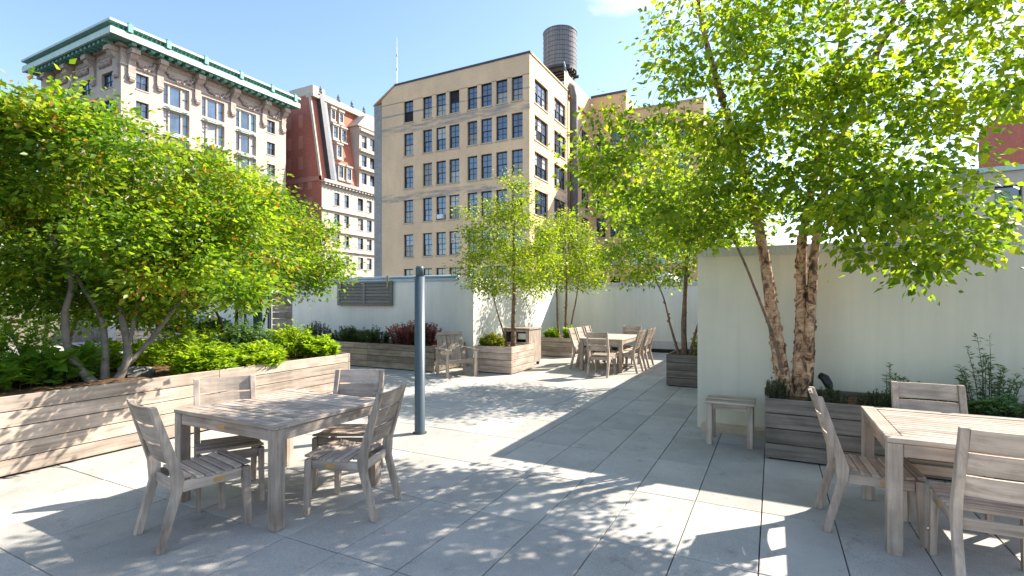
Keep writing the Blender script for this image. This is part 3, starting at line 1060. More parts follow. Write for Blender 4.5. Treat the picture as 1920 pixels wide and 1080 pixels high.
# big river birch in the dark planter at right
tree('birch_tree', 'big multi-stemmed birch with peeling bark in the dark planter at right',
     [([(.13, 6.25, .50), (.06, 6.22, 1.0), (-.02, 6.2, 1.55), (-.13, 6.15, 2.35), (-.33, 6.05, 3.2), (-.52, 5.75, 3.9), (-.66, 5.5, 4.5), (-.7, 5.4, 4.9)], .080, .012),
      ([(.23, 6.30, .50), (.255, 6.31, 1.0), (.27, 6.32, 1.6), (.285, 6.34, 2.3), (.44, 6.42, 3.2), (.60, 6.25, 4.1), (.66, 6.0, 4.7), (.66, 5.9, 5.1)], .068, .012),
      ([(.31, 6.27, .50), (.335, 6.27, 1.0), (.36, 6.28, 1.6), (.41, 6.28, 2.3), (.56, 6.2, 3.1), (.85, 5.9, 3.9), (1.12, 5.65, 4.5), (1.25, 5.5, 4.9)], .060, .012),
      ([(.10, 6.2, .75), (0.02, 6.08, 1.15), (-.14, 5.95, 1.65), (-.35, 5.82, 2.2), (-.62, 5.7, 2.7)], .021, .008, M['birch_thin']),
      ([(-.33, 6.05, 3.2), (-.75, 5.75, 3.45), (-1.2, 5.45, 3.5)], .022, .006),
      ([(.45, 6.42, 3.2), (.9, 6.1, 3.6), (1.4, 5.7, 4.0)], .022, .006),
      ([(.40, 6.30, 2.6), (.72, 5.8, 2.75), (1.0, 5.1, 2.6)], .022, .006)],
     [((-.95, 5.65, 2.95), (1.1, 1.0, .72), 1.35), ((-.45, 5.2, 3.65), (.75, .8, .65), .8), ((.4, 5.6, 4.05), (1.0, 1.0, .7), 1.0),
      ((.3, 6.2, 3.2), (1.0, 1.1, .75), 1.35), ((.75, 5.5, 3.0), (.8, .7, .75), 1.4), ((1.3, 5.4, 3.8), (1.0, .9, .75), 1.2), ((1.0, 4.9, 2.25), (.6, .4, .45), 1.0),
      ((.2, 5.6, 4.6), (.8, .9, .4), .4), ((-.55, 5.4, 4.35), (.65, .6, .5), .7), ((-.55, 5.9, 2.55), (.6, .7, .35), .5), ((2.0, 5.2, 4.0), (.8, .7, .6), .7), ((-1.5, 5.2, 3.3), (.5, .5, .3), .3)],
     660, 28500, .071, M['leaf_birch'], M['birch'], 11, spread=.125, hang=.75, flakes=230, aspect=.68)

# young birches
tree('birch_tree', 'young birch with one straight trunk next to the lounge chair',
     [([(-5.33, 10.4, .5), (-5.33, 10.4, 1.2), (-5.31, 10.4, 1.9), (-5.33, 10.42, 2.7), (-5.3, 10.4, 3.6), (-5.35, 10.4, 4.3)], .058, .010),
      ([(-5.42, 10.3, .5), (-5.55, 10.25, 1.0), (-5.72, 10.2, 1.6), (-5.8, 10.2, 2.3), (-5.95, 10.2, 3.1)], .026, .007)],
     [((-5.4, 10.35, 2.4), (1.4, 1.25, .5), 2.0), ((-5.35, 10.4, 3.05), (1.05, 1.0, .6), 1.5), ((-5.35, 10.4, 3.9), (.5, .5, .6), .6), ((-6.0, 10.2, 3.4), (.5, .5, .6), .5), ((-5.4, 10.3, 2.0), (1.2, 1.1, .3), .7)],
     280, 13500, .068, M['leaf_young'], M['birch_thin'], 21, 'young birches', .15, .4, 40)
tree('birch_tree', 'young triple-stemmed birch in the planter near the far corner',
     [([(-5.55, 13.75, .46), (-5.6, 13.75, 1.1), (-5.62, 13.75, 1.8), (-5.7, 13.75, 2.6)], .042, .010),
      ([(-5.38, 13.8, .46), (-5.36, 13.8, 1.1), (-5.34, 13.8, 1.9), (-5.35, 13.8, 2.9), (-5.4, 13.8, 3.7)], .046, .010),
      ([(-5.28, 13.85, .46), (-5.18, 13.88, 1.1), (-5.05, 13.9, 1.8), (-4.95, 13.9, 2.7)], .034, .009)],
     [((-5.45, 13.75, 2.55), (1.25, 1.2, .65), 1.8), ((-5.4, 13.8, 3.3), (.95, .9, .6), 1.2), ((-5.0, 13.9, 2.45), (.9, .9, .6), .9), ((-5.5, 13.8, 3.85), (.4, .4, .35), .3), ((-5.1, 14.9, 2.7), (.7, .8, .6), .7)],
     220, 11500, .074, M['leaf_young'], M['birch_thin'], 22, 'young birches', .16, .4, 30)
tree('birch_tree', 'young birch in the dark planter at the end of the wall block',
     [([(-1.53, 10.3, .5), (-1.55, 10.3, 1.1), (-1.52, 10.3, 1.8), (-1.5, 10.3, 2.6), (-1.55, 10.3, 3.6), (-1.5, 10.3, 4.4)], .06, .010),
      ([(-1.62, 10.25, .5), (-1.78, 10.2, 1.1), (-1.92, 10.15, 1.7), (-2.2, 10.1, 2.3)], .028, .007),
      ([(-1.45, 10.3, .5), (-1.3, 10.32, 1.1), (-1.1, 10.35, 1.7), (-.95, 10.4, 2.5)], .03, .008)],
     [((-2.0, 10.0, 2.6), (1.25, 1.2, .75), 1.7), ((-1.5, 10.3, 3.4), (1.2, 1.2, .9), 1.5), ((-1.5, 10.3, 4.3), (.7, .7, .6), .7), ((-.7, 10.4, 2.9), (.7, .9, .6), .7), ((-2.3, 9.8, 3.4), (.7, .7, .6), .6)],
     270, 17500, .074, M['leaf_birch'], M['birch_thin'], 23, 'young birches', .17, .5, 40)

# serviceberry trees over the left planter
tree('serviceberry_tree', 'wide multi-stemmed small tree leaning over the long left planter',
     [([(-6.83, 2.95, .62), (-7.0, 2.78, 1.0), (-7.05, 2.75, 1.45), (-7.05, 2.8, 1.85), (-7.1, 2.6, 2.4), (-7.3, 2.3, 3.0)], .050, .014),
      ([(-6.88, 3.05, .62), (-6.95, 3.08, 1.15), (-7.0, 3.05, 1.45), (-7.12, 2.9, 1.85), (-7.3, 2.7, 2.5)], .044, .012),
      ([(-6.82, 3.12, .62), (-6.74, 3.22, .95), (-6.83, 3.2, 1.45), (-6.92, 3.22, 1.8), (-6.9, 3.3, 2.3), (-7.0, 3.4, 3.0), (-6.95, 3.4, 3.7)], .048, .012),
      ([(-6.78, 3.16, .78), (-6.7, 3.42, 1.1), (-6.6, 3.62, 1.45), (-6.55, 3.85, 1.8), (-6.5, 4.2, 2.2), (-6.5, 4.5, 2.7)], .034, .010),
      ([(-6.74, 3.2, .92), (-6.75, 3.3, 1.4), (-6.7, 3.3, 1.55), (-6.55, 3.6, 2.0), (-6.4, 3.9, 2.5), (-6.3, 4.1, 3.0)], .028, .009)],
     [((-6.9, 3.0, 3.05), (1.3, 1.2, .75), 1.8), ((-7.2, 2.4, 3.2), (1.2, 1.0, .65), 1.4), ((-6.7, 4.0, 2.8), (1.1, 1.0, .75), 1.5), ((-7.4, 1.7, 3.0), (1.1, 1.1, .9), 1.3),
      ((-6.9, 3.4, 2.3), (1.0, 1.0, .45), .8), ((-7.7, 2.6, 2.3), (.9, 1.0, .6), .7), ((-6.6, 4.6, 2.3), (.8, .7, .6), .8), ((-7.2, .8, 2.8), (1.0, 1.0, .9), .9), ((-6.1, 3.25, 2.2), (.5, .9, .5), .8), ((-6.6, 3.85, 1.95), (.6, .6, .3), .6), ((-7.3, 3.6, 1.65), (.9, .8, .35), .9), ((-8.0, 4.3, 1.75), (.8, .8, .4), .6), ((-7.7, 2.3, 1.9), (.9, .9, .5), .6), ((-5.4, 3.7, 1.75), (.25, .35, .2), .2)],
     820, 76000, .073, M['leaf_service'], M['grey_bark'], 31, 'small trees over the left planter', .145, .35, aspect=.58)
tree('serviceberry_tree', 'smaller dark-stemmed tree behind the dark green post',
     [([(-8.4, 5.7, .62), (-8.42, 5.72, 1.1), (-8.4, 5.7, 1.7), (-8.5, 5.7, 2.5), (-8.5, 5.7, 3.2)], .036, .012),
      ([(-8.35, 5.75, .62), (-8.1, 5.95, 1.1), (-7.95, 6.0, 1.5), (-7.7, 6.1, 2.2)], .030, .010),
      ([(-8.42, 5.68, .62), (-8.65, 5.55, 1.3), (-8.9, 5.4, 1.9), (-9.1, 5.3, 2.6)], .030, .010),
      ([(-8.38, 5.7, .62), (-8.3, 5.8, 1.2), (-8.4, 5.85, 1.8), (-8.2, 5.95, 2.5)], .026, .010)],
     [((-8.4, 5.8, 2.9), (1.25, 1.1, .75), 1.8), ((-7.7, 6.2, 2.5), (.95, .9, .75), 1.3), ((-8.9, 5.3, 2.5), (1.0, 1.0, .6), 1.0), ((-8.3, 5.9, 3.5), (.8, .8, .5), .6), ((-7.4, 6.4, 2.2), (.6, .6, .5), .6)],
     300, 24000, .072, M['leaf_service'], M['dark_bark'], 32, 'small trees over the left planter', .18, .35, aspect=.58)
tree('serviceberry_tree', 'leafy small tree farther back at the far left',
     [([(-11.5, 4.2, 0), (-11.5, 4.2, .8), (-11.4, 4.2, 1.6), (-11.5, 4.1, 2.6)], .05, .012),
      ([(-11.4, 4.25, 0), (-11.1, 4.4, .9), (-10.9, 4.5, 1.7), (-10.6, 4.6, 2.6)], .04, .012),
      ([(-11.55, 4.1, 0), (-11.8, 3.9, .9), (-12.2, 3.6, 1.8), (-12.4, 3.5, 2.6)], .04, .012)],
     [((-11.4, 4.2, 2.7), (1.7, 1.6, .9), 1.8), ((-10.6, 4.8, 2.3), (1.2, 1.2, .8), 1.2), ((-12.4, 3.4, 2.6), (1.3, 1.3, .9), 1.2), ((-11.2, 4.4, 1.5), (1.3, 1.3, .6), .6)],
     260, 20000, .088, M['leaf_service'], M['grey_bark'], 33, 'small trees over the left planter', .22, .35, aspect=.58)
tree('serviceberry_tree', 'low leafy tree at the left edge of the picture',
     [([(-9.4, 0.6, .6), (-9.4, .6, 1.2), (-9.3, .6, 1.9), (-9.4, .5, 2.8)], .05, .012),
      ([(-9.3, .7, .6), (-9.1, .9, 1.2), (-8.9, 1.1, 1.9), (-8.8, 1.2, 2.8)], .04, .012)],
     [((-9.3, .7, 2.7), (1.5, 1.5, 1.0), 1.8), ((-8.8, 1.4, 2.0), (1.1, 1.1, .7), 1.2), ((-10.2, .6, 2.0), (1.2, 1.2, .8), .9)],
     220, 18000, .078, M['leaf_service'], M['grey_bark'], 34, 'small trees over the left planter', .2, .35, aspect=.58)

def shoots(name, label, cat, x, y, z, rx, ry, h, n, per, leaf, lmat, seed, group=None, lean=.35, aspect=.45, whorl=False, smat=None, dome=.5, rise=.35):
    """an upright clump: n shoots with leaves along each"""
    r = np.random.default_rng(seed)
    t = thing(name, label, cat, (x, y, z), 0, group)
    st = MB()
    P, D, NN, T = [], [], [], []
    for k in range(n):
        a = r.uniform(0, 6.283); q = math.sqrt(r.uniform(0, 1))
        bx, by = math.cos(a) * q * rx * .85, math.sin(a) * q * ry * .85
        hh = h * (1 - dome * q * q) * r.uniform(.72, 1.08)
        lx = bx / max(rx, .01) * lean * hh * .6 + r.normal() * .10 * hh
        ly = by / max(ry, .01) * lean * hh * .6 + r.normal() * .10 * hh
        pts = [(bx, by, -.03), (bx + lx * .4, by + ly * .4, hh * .55), (bx + lx, by + ly, hh)]
        path = catmull(pts, 3)
        st.tube(path, [.004, .0038, .0034, .003, .0026, .002, .0014][:len(path)], 3, False)
        pa = np.array([p[:] for p in path])
        m = max(3, int(per * r.uniform(.7, 1.3)))
        f = r.uniform(.15, 1.0, m) * (len(path) - 1)
        i0 = np.minimum(f.astype(int), len(path) - 2)
        c = pa[i0] + (pa[i0 + 1] - pa[i0]) * (f - i0)[:, None]
        az = r.uniform(0, 6.283, m)
        dv = np.stack([np.cos(az), np.sin(az), np.full(m, rise) + r.normal(size=m) * .3], 1)
        P.append(c); D.append(dv)
        nv = r.normal(size=(m, 3)) * .35; nv[:, 2] += 1
        NN.append(nv)
        T.append(np.clip(r.normal(.35 + .3 * f / len(path) + r.normal() * .1, .18), 0, .99))
    link('stems', st.mesh('stems', smat or M['twig']), t)
    me = leaf_mesh('foliage', np.concatenate(P), np.concatenate(D), np.concatenate(NN), leaf, lmat, seed + 9, aspect, .1, np.concatenate(T))
    link('foliage', me, t)
    return t

gl = 'perennials in the left planter'
shoots('perennial_plant', 'bright green feathery clump left of the middle of the left planter', 'plant', -6.5, 4.0, .69, .32, .5, .38, 170, 28, .085, M['leaf_peren'], 41, gl, aspect=.4)
shoots('perennial_plant', 'bright green low clump spilling over the front of the left planter', 'plant', -6.42, 4.68, .69, .30, .42, .33, 140, 28, .085, M['leaf_peren'], 42, gl, aspect=.4)
shoots('perennial_plant', 'pale green tall frothy clump left of the dark green post', 'plant', -7.2, 5.05, .69, .45, .5, .60, 150, 34, .065, M['leaf_fern'], 43, gl, aspect=.45)
shoots('perennial_plant', 'green fern clump right of the dark green post', 'plant', -6.95, 5.65, .69, .45, .4, .55, 150, 30, .075, M['leaf_peren'], 44, gl, aspect=.42)
shoots('perennial_plant', 'broad-leaved bright clump at the far end of the left planter', 'plant', -6.5, 5.85, .69, .28, .28, .34, 110, 20, .095, M['leaf_peren'], 45, gl, aspect=.6)
shoots('perennial_plant', 'tall green clump behind the bright clumps of the left planter', 'plant', -8.0, 4.7, .69, .65, .6, .55, 150, 26, .075, M['leaf_peren'], 46, gl, aspect=.42)
shoots('hosta_plant', 'broad green leaves between the stems of the big left tree', 'plant', -7.2, 2.75, .69, .4, .5, .40, 90, 13, .14, M['leaf_hosta'], 47, gl, aspect=.7)
shoots('hosta_plant', 'broad green leaves at the left edge of the planter', 'plant', -7.0, 1.9, .69, .45, .5, .38, 90, 13, .14, M['leaf_hosta'], 48, gl, aspect=.7)
shoots('perennial_plant', 'green clump behind the rocks of the left planter', 'plant', -7.9, 3.7, .69, .6, .55, .42, 130, 24, .075, M['leaf_peren'], 49, gl, aspect=.45)

gh = 'shrubs behind the left planter'
shoots('leafy_shrub', 'loose green shrub behind the left planter at the picture edge', 'shrub', -10.6, 1.6, 0, .9, .9, 1.35, 130, 60, .09, M['leaf_peren'], 71, gh, .5, .55, dome=.4)
shoots('leafy_shrub', 'loose green shrub behind the hosta leaves of the left planter', 'shrub', -10.7, 3.3, 0, .8, .8, 1.3, 120, 60, .09, M['leaf_hosta'], 72, gh, .5, .55, dome=.4)
shoots('leafy_shrub', 'loose green shrub standing far behind the left tree stems', 'shrub', -13.2, 2.6, 0, 1.0, 1.0, 1.5, 130, 60, .10, M['leaf_box'], 73, gh, .5, .55, dome=.4)
shoots('leafy_shrub', 'low green shrub left of the hosta leaves', 'shrub', -8.4, .9, .69, .7, .7, .75, 120, 40, .09, M['leaf_peren'], 74, gh, .5, .55, dome=.4)
gb = 'shrubs of the mossy planter'
shoots('heather_shrub', 'dark upright shrub at the left of the mossy planter', 'shrub', -10.9, 9.7, .53, .45, .35, .55, 90, 44, .045, M['leaf_heath'], 51, gb, .2, .4)
shoots('boxwood_shrub', 'rounded green shrub left of the red bush, second from it', 'shrub', -9.75, 9.65, .53, .45, .36, .42, 110, 46, .045, M['leaf_box'], 52, gb, .5, .6)
shoots('boxwood_shrub', 'rounded green shrub right beside the red bush', 'shrub', -8.85, 9.65, .53, .45, .36, .44, 110, 46, .045, M['leaf_box'], 53, gb, .5, .6)
shoots('barberry_bush', 'dark red bush in the planter behind the blue post', 'bush', -7.55, 9.6, .53, .72, .40, .60, 210, 60, .045, M['leaf_barb'], 54, gb, .65, .5, dome=.35)
shoots('golden_shrub', 'yellow-green rounded shrub in the planter by the lounge chair', 'shrub', -5.68, 10.05, .54, .30, .32, .33, 120, 34, .05, M['leaf_gold'], 55, None, .5, .6)
shoots('perennial_plant', 'green clump left of the triple-stemmed birch', 'plant', -5.72, 13.6, .5, .22, .25, .30, 60, 22, .08, M['leaf_peren'], 56, 'plants in the corner planter', .5, .5)
shoots('perennial_plant', 'green clump right of the triple-stemmed birch', 'plant', -5.18, 13.7, .5, .2, .25, .38, 60, 22, .08, M['leaf_peren'], 57, 'plants in the corner planter', .5, .5)
shoots('golden_shrub', 'yellow-green plant against the wall block in the dark planter', 'shrub', -1.15, 10.1, .54, .2, .25, .55, 60, 26, .07, M['leaf_gold'], 58, None, .2, .5)
shoots('boxwood_shrub', 'green shrub in the planter under the left trees', 'shrub', -15.6, 9.8, .54, .8, .45, .55, 120, 46, .07, M['leaf_box'], 59, None, .4, .6)
shoots('boxwood_shrub', 'dark shrub at the left of the planter under the left trees', 'shrub', -17.6, 9.8, .54, .9, .45, .6, 120, 46, .07, M['leaf_box'], 60, None, .4, .6)

gr = 'plants in the birch planter'
shoots('heather_plant', 'dark upright heather at the left corner of the birch planter', 'plant', .03, 6.03, .57, .13, .18, .24, 46, 60, .022, M['leaf_heath'], 61, gr, .2, .35, rise=.9)
shoots('heather_plant', 'dark heather right of the birch trunks', 'plant', .48, 6.0, .57, .2, .16, .18, 50, 60, .022, M['leaf_heath'], 62, gr, .2, .35, rise=.9)
shoots('heather_plant', 'dark heather in the middle of the birch planter', 'plant', .95, 6.05, .57, .25, .2, .17, 60, 60, .022, M['leaf_heath'], 63, gr, .2, .35, rise=.9)
shoots('ground_cover_plant', 'low dark green plants in front of the ferny shoots', 'plant', 1.35, 6.0, .57, .3, .18, .14, 70, 34, .04, M['leaf_box'], 64, gr, .5, .55)
shoots('ferny_plant', 'pale ferny shoot, leftmost beside the bright right table', 'plant', 1.05, 6.3, .57, .07, .07, .42, 8, 60, .045, M['leaf_fern'], 65, gr, .2, .3)
shoots('ferny_plant', 'short ferny shoot just left of the chair back behind the right table', 'plant', 1.27, 6.15, .57, .07, .07, .34, 8, 60, .045, M['leaf_fern'], 66, gr, .2, .3)
shoots('ferny_plant', 'tall leaning ferny plant above the chair back', 'plant', 1.8, 6.3, .57, .22, .12, .72, 22, 60, .05, M['leaf_fern'], 67, gr, .5, .3, dome=.6)
shoots('ferny_plant', 'ferny plant above the chair back at the picture edge', 'plant', 2.3, 6.3, .57, .2, .12, .5, 16, 60, .05, M['leaf_fern'], 68, gr, .4, .3)
shoots('ground_cover_plant', 'green leaves seen through the slats of the chair behind the right table', 'plant', 1.9, 6.0, .57, .35, .18, .2, 80, 30, .045, M['leaf_fern'], 69, gr, .5, .5)

# ------------------------------------------------------------------ buildings
def face(mb, plane, at, a0, a1, z0, z1, rects, depth, flip=False):
    """wall sheet with recessed openings. plane 'u': y=at, faces -Y; plane 'v': x=at, faces +X"""
    def P(a, d, z):
        return (a, at + d, z) if plane == 'u' else (at - d, a, z)
    A = sorted({round(v, 3) for v in [a0, a1] + [q for r in rects for q in r[:2]]})
    Z = sorted({round(v, 3) for v in [z0, z1] + [q for r in rects for q in r[2:4]]})
    for i in range(len(A) - 1):
        for j in range(len(Z) - 1):
            ca, cz = (A[i] + A[i + 1]) / 2, (Z[j] + Z[j + 1]) / 2
            if any(r[0] < ca < r[1] and r[2] < cz < r[3] for r in rects):
                continue
            mb.quad(P(A[i], 0, Z[j]), P(A[i + 1], 0, Z[j]), P(A[i + 1], 0, Z[j + 1]), P(A[i], 0, Z[j + 1]))
    for r in rects:
        p, q, z, w = r[:4]
        mb.quad(P(p, 0, z), P(p, depth, z), P(q, depth, z), P(q, 0, z))
        mb.quad(P(p, 0, w), P(q, 0, w), P(q, depth, w), P(p, depth, w))
        mb.quad(P(p, 0, z), P(p, 0, w), P(p, depth, w), P(p, depth, z))
        mb.quad(P(q, 0, z), P(q, depth, z), P(q, depth, w), P(q, 0, w))

WIN = {}
def window_meshes(w, h, cols, grid, fr=.09, fmat='frame'):
    key = (round(w, 2), round(h, 2), cols, grid, fmat)
    if key in WIN:
        return WIN[key]
    m = MB(); e = .05
    m.box(-w / 2, -w / 2 + fr, 0, e * 2, 0, h); m.box(w / 2 - fr, w / 2, 0, e * 2, 0, h)
    m.box(-w / 2 + fr, w / 2 - fr, 0, e * 2, 0, fr); m.box(-w / 2 + fr, w / 2 - fr, 0, e * 2, h - fr, h)
    panes = []
    cw = (w - fr) / cols
    for c in range(cols):
        x0 = -w / 2 + fr / 2 + c * cw; x1 = x0 + cw
        if c:
            m.box(x0 - fr * .6, x0 + fr * .6, .004, e * 2 - .004, fr, h - fr)
        for s in range(2):                       # two sashes
            z0, z1 = (fr, h * .5 - .03) if s == 0 else (h * .5 + .03, h - fr)
            y = .075 if s == 0 else .035
            a, b = x0 + fr * .62, x1 - fr * .62
            if s == 0:
                m.box(a, b, .02, e * 2 - .006, z1, z1 + .06)
            gx, gz = grid
            for g_ in range(1, gx):
                x = a + (b - a) * g_ / gx
                m.box(x - .018, x + .018, y - .012, y + .008, z0, z1)
            for g_ in range(1, gz):
                z = z0 + (z1 - z0) * g_ / gz
                m.box(a, b, y - .010, y + .006, z - .018, z + .018)
            panes.append((a, b, z0, z1, y + .02, s))
    fm = m.mesh('window', M[fmat])
    out = []
    for a, b, z0, z1, y, s in panes:
        pb = MB(); pb.quad((a - .03, y, z0 - .03), (b + .03, y, z0 - .03), (b + .03, y, z1 + .03), (a - .03, y, z1 + .03))
        out.append({k: pb.mesh('pane', M[k]) for k in ('glass', 'blind', 'glass_open')})
    WIN[key] = (fm, out)
    return WIN[key]

wrng = random.Random(8)
def put_windows(parent, plane, at, rects, depth, cols=1, grid=(2, 2), blind=.12, fmat='frame', open_=.03, sill=None):
    base = parent.location
    for r in rects:
        w, h = r[1] - r[0], r[3] - r[2]
        nc = r[4] if len(r) > 4 else cols
        fm, panes = window_meshes(w, h, nc, grid, .09, fmat)
        c = (r[0] + r[1]) / 2
        p = (c, at + depth - .11, r[2]) if plane == 'u' else (at - depth + .11, c, r[2])
        o = link('window', fm, parent, (p[0] - base.x, p[1] - base.y, p[2] - base.z), (0, 0, 0 if plane == 'u' else rad(90)))
        for pm_ in panes:
            q = wrng.random()
            k = 'blind' if q < blind else ('glass_open' if q < blind + open_ else 'glass')
            link('pane', pm_[k], o)
        if sill:
            s = MB()
            if plane == 'u':
                s.box(r[0] - .08, r[1] + .08, at - .07, at + .12, r[2] - .14, r[2])
            else:
                s.box(at - .12, at + .07, r[0] - .08, r[1] + .08, r[2] - .14, r[2])
            link('sill', s.mesh('sill', M[sill], False, (p[0], p[1], p[2])), o, (0, 0, 0), (0, 0, 0 if plane == 'u' else rad(-90)))

# --- tan loft building with the water tank
TX, TY = -20.95, 44.33
tb = thing('loft_building', 'tan brick loft building in the middle, under the water tank', 'building', (-30, 52, -28))
rows = [(21.16, 23.55), (17.5, 19.95), (13.9, 16.35), (10.1, 12.6), (6.35, 8.8), (2.55, 5.0), (-1.2, 1.2)]
cols_ = [(-36.34, -35.03), (-33.75, -32.52), (-31.99, -30.73), (-30.31, -29.03), (-28.05, -26.87), (-26.43, -25.15), (-24.67, -23.39), (-22.92, -21.70)]
rl = [(a, b, z0, z1) for z0, z1 in rows for a, b in cols_]
mb = MB()
face(mb, 'u', TY, -39.5, TX, -28, 23.5, rl, .3)
mb.poly([(-39.5, TY, 23.5), (TX, TY, 23.5), (TX, TY, 25.5), (-37.47, TY, 25.5), (-39.5, TY, 24.2)])
rv = [(a, b, z0, z1, 3) for z0, z1 in rows for a, b in ((45.49, 48.83), (50.52, 53.89))]
face(mb, 'v', TX, TY, 54.4, -28, 25.5, rv, .3)
mb.quad((-40.6, 63.4, -28), (-40.6, 44.4, -28), (-40.6, 44.4, 23.7), (-40.6, 63.4, 23.7))
mb.quad((-40.6, 44.35, 23.7), (-37.47, 44.35, 25.48), (-37.47, 63.4, 25.48), (-40.6, 63.4, 23.7))
mb.quad((-37.47, 44.5, 25.2), (TX - .1, 44.5, 25.2), (TX - .1, 63.4, 25.2), (-37.47, 63.4, 25.2))
rv2 = [(a, b, z0 - .55, z1 - .55, n) for z0, z1 in rows for a, b, n in ((56.9, 58.6, 2), (60.3, 63.2, 3))]
mb2 = MB()
face(mb, 'v', TX - .35, 54.4, 63.52, -28, 27.9, rv2, .3)
mb.quad((TX - .35, 54.4, -28), (TX, 54.4, -28), (TX, 54.4, 25.5), (TX - .35, 54.4, 25.5))
mb.quad((TX - .35, 57.2, 25), (TX - .35, 57.2, 27.9), (-24.5, 57.2, 27.9), (-24.5, 57.2, 25))
mb.quad((TX - .35, 57.2, 27.88), (TX - .35, 63.5, 27.88), (-24.5, 63.5, 27.88), (-24.5, 57.2, 27.88))
wpart('brick_walls', mb, M['tan'], tb)
q = MB(); q.box(-40.6, -39.5, TY - .03, TY + 1.2, -28, 23.72)
wpart('grey_corner_pier', q, M['grey_brick'], tb)
q = MB(); q.box(-37.6, TX + .12, TY - .10, TY + .25, 25.5, 25.68); wpart('roof_edge', q, M['dark_coping'], tb)
q = MB(); q.box(TX - .25, TX + .10, TY + .26, 54.4, 25.5, 25.66); wpart('roof_edge', q, M['tan_trim'], tb)
q = MB()
q.hexa([(-40.7, TY - .08, 23.72), (-37.6, TY - .08, 25.5), (-37.6, TY + .3, 25.5), (-40.7, TY + .3, 23.72)], [(-40.7, TY - .08, 23.88), (-37.6, TY - .08, 25.68), (-37.6, TY + .3, 25.68), (-40.7, TY + .3, 23.88)])
wpart('roof_edge', q, M['tan_trim'], tb)
put_windows(tb, 'u', TY, rl, .3, 1, (2, 2), .2, sill='tan_trim')
put_windows(tb, 'v', TX, rv, .3, 3, (1, 2), .2, sill='tan_trim')
put_windows(tb, 'v', TX - .35, rv2, .3, 3, (1, 2), .2)
wpart('air_conditioner', MB().box(-31.72, -31.0, TY - .25, TY + .25, 10.2, 10.65), M['white_paint'], tb)
# flue beside the step of the wall
q = MB().tube([(TX + .35, 55.6, 4), (TX + .35, 55.6, 25.2), (TX + .1, 55.9, 26.2), (TX - .6, 56.4, 26.9)], [.48, .48, .48, .48], 14)
wpart('flue', q, M['flue'], tb, True)

# --- ochre rear wing
wb = thing('rear_wing', 'ochre brick wing in shade to the right of the tan building', 'building', (-14, 66, -28))
WY = 63.55
wcols = [(-20.47, -19.21, 1), (-18.61, -17.29, 1), (-16.15, -13.9, 2), (-12.9, -11.6, 1), (-10.9, -8.7, 2)]
rw = [(a, b, z0 - .4, z1 - .4, n) for z0, z1 in rows for a, b, n in wcols]
mb = MB()
face(mb, 'u', WY, TX - .6, -7.3, -28, 25.4, rw, .3)
mb.quad((TX - .6, WY, 25.4), (-16.56, WY, 25.4), (-16.56, WY, 27.9), (TX - .6, WY, 27.9))
mb.quad((-16.56, WY, 25.4), (-16.56, WY + 6, 25.4), (-16.56, WY + 6, 27.9), (-16.56, WY, 27.9))
mb.quad((-7.3, WY, -28), (-7.3, WY + 12, -28), (-7.3, WY + 12, 25.4), (-7.3, WY, 25.4))
mb.quad((TX - .2, WY + .05, 25.38), (-7.3, WY + .05, 25.38), (-7.3, WY + 12, 25.38), (TX - .2, WY + 12, 25.38))
mb.quad((TX - .2, WY + .05, 27.88), (-16.56, WY + .05, 27.88), (-16.56, WY + 6, 27.88), (TX - .2, WY + 6, 27.88))
wpart('brick_walls', mb, M['tan_wing'], wb)
q = MB(); q.box(TX - .2, -16.4, WY - .15, WY + .2, 27.9, 28.15); wpart('roof_edge', q, M['dark_coping'], wb)
q = MB(); q.box(-16.55, -7.2, WY - .12, WY + .2, 25.4, 25.6); wpart('roof_edge', q, M['tan_trim'], wb)
put_windows(wb, 'u', WY, rw, .3, 1, (1, 1), .15, sill='tan_trim')

# --- water tank
tk = thing('water_tank', 'round wooden rooftop water tank on a steel frame', 'water tank', (-23.2, 57.8, 25.2))
R = 1.98; cx, cy = -23.2, 57.8; z0, z1 = 29.6, 34.1
ns = 44
sm = MB()
w = 2 * math.pi * R / ns
sm.hexa([(-w / 2 + .008, -.05, 0), (w / 2 - .008, -.05, 0), (w / 2 - .008, .05, 0), (-w / 2 + .008, .05, 0)], [(-w / 2 * .985 + .008, -.05, z1 - z0), (w / 2 * .985 - .008, -.05, z1 - z0), (w / 2 * .985 - .008, .05, z1 - z0), (-w / 2 * .985 + .008, .05, z1 - z0)])
stave = sm.mesh('stave', M['tank'])
for k in range(ns):
    a = 2 * math.pi * k / ns
    link('stave', stave, tk, (R * math.cos(a), R * math.sin(a), z0 - 25.2), (0, 0, a + math.pi / 2))
for z in (29.9, 30.3, 30.75, 31.25, 31.8, 32.4, 33.0, 33.6):
    wpart('hoop', MB().lathe([(R + .055, z), (R + .085, z + .03), (R + .055, z + .06)], 40, cx, cy), M['steel'], tk, True)
wpart('roof', MB().lathe([(R + .12, z1 - .02), (R + .12, z1 + .07), (R * .5, z1 + .28), (.12, z1 + .42)], 40, cx, cy), M['slate'], tk)
wpart('hatch', MB().lathe([(.16, z1 + .40), (.16, z1 + .58), (.05, z1 + .66)], 12, cx, cy), M['white_paint'], tk)
wpart('floor_deck', MB().lathe([(R + .05, z0 - .28), (R + .05, z0 - .002)], 40, cx, cy), M['steel'], tk)
for k in range(5):
    y = cy - 1.5 + k * .75
    wpart('joist', MB().box(cx - 1.9, cx + 1.9, y - .09, y + .09, z0 - .62, z0 - .285), M['steel'], tk)
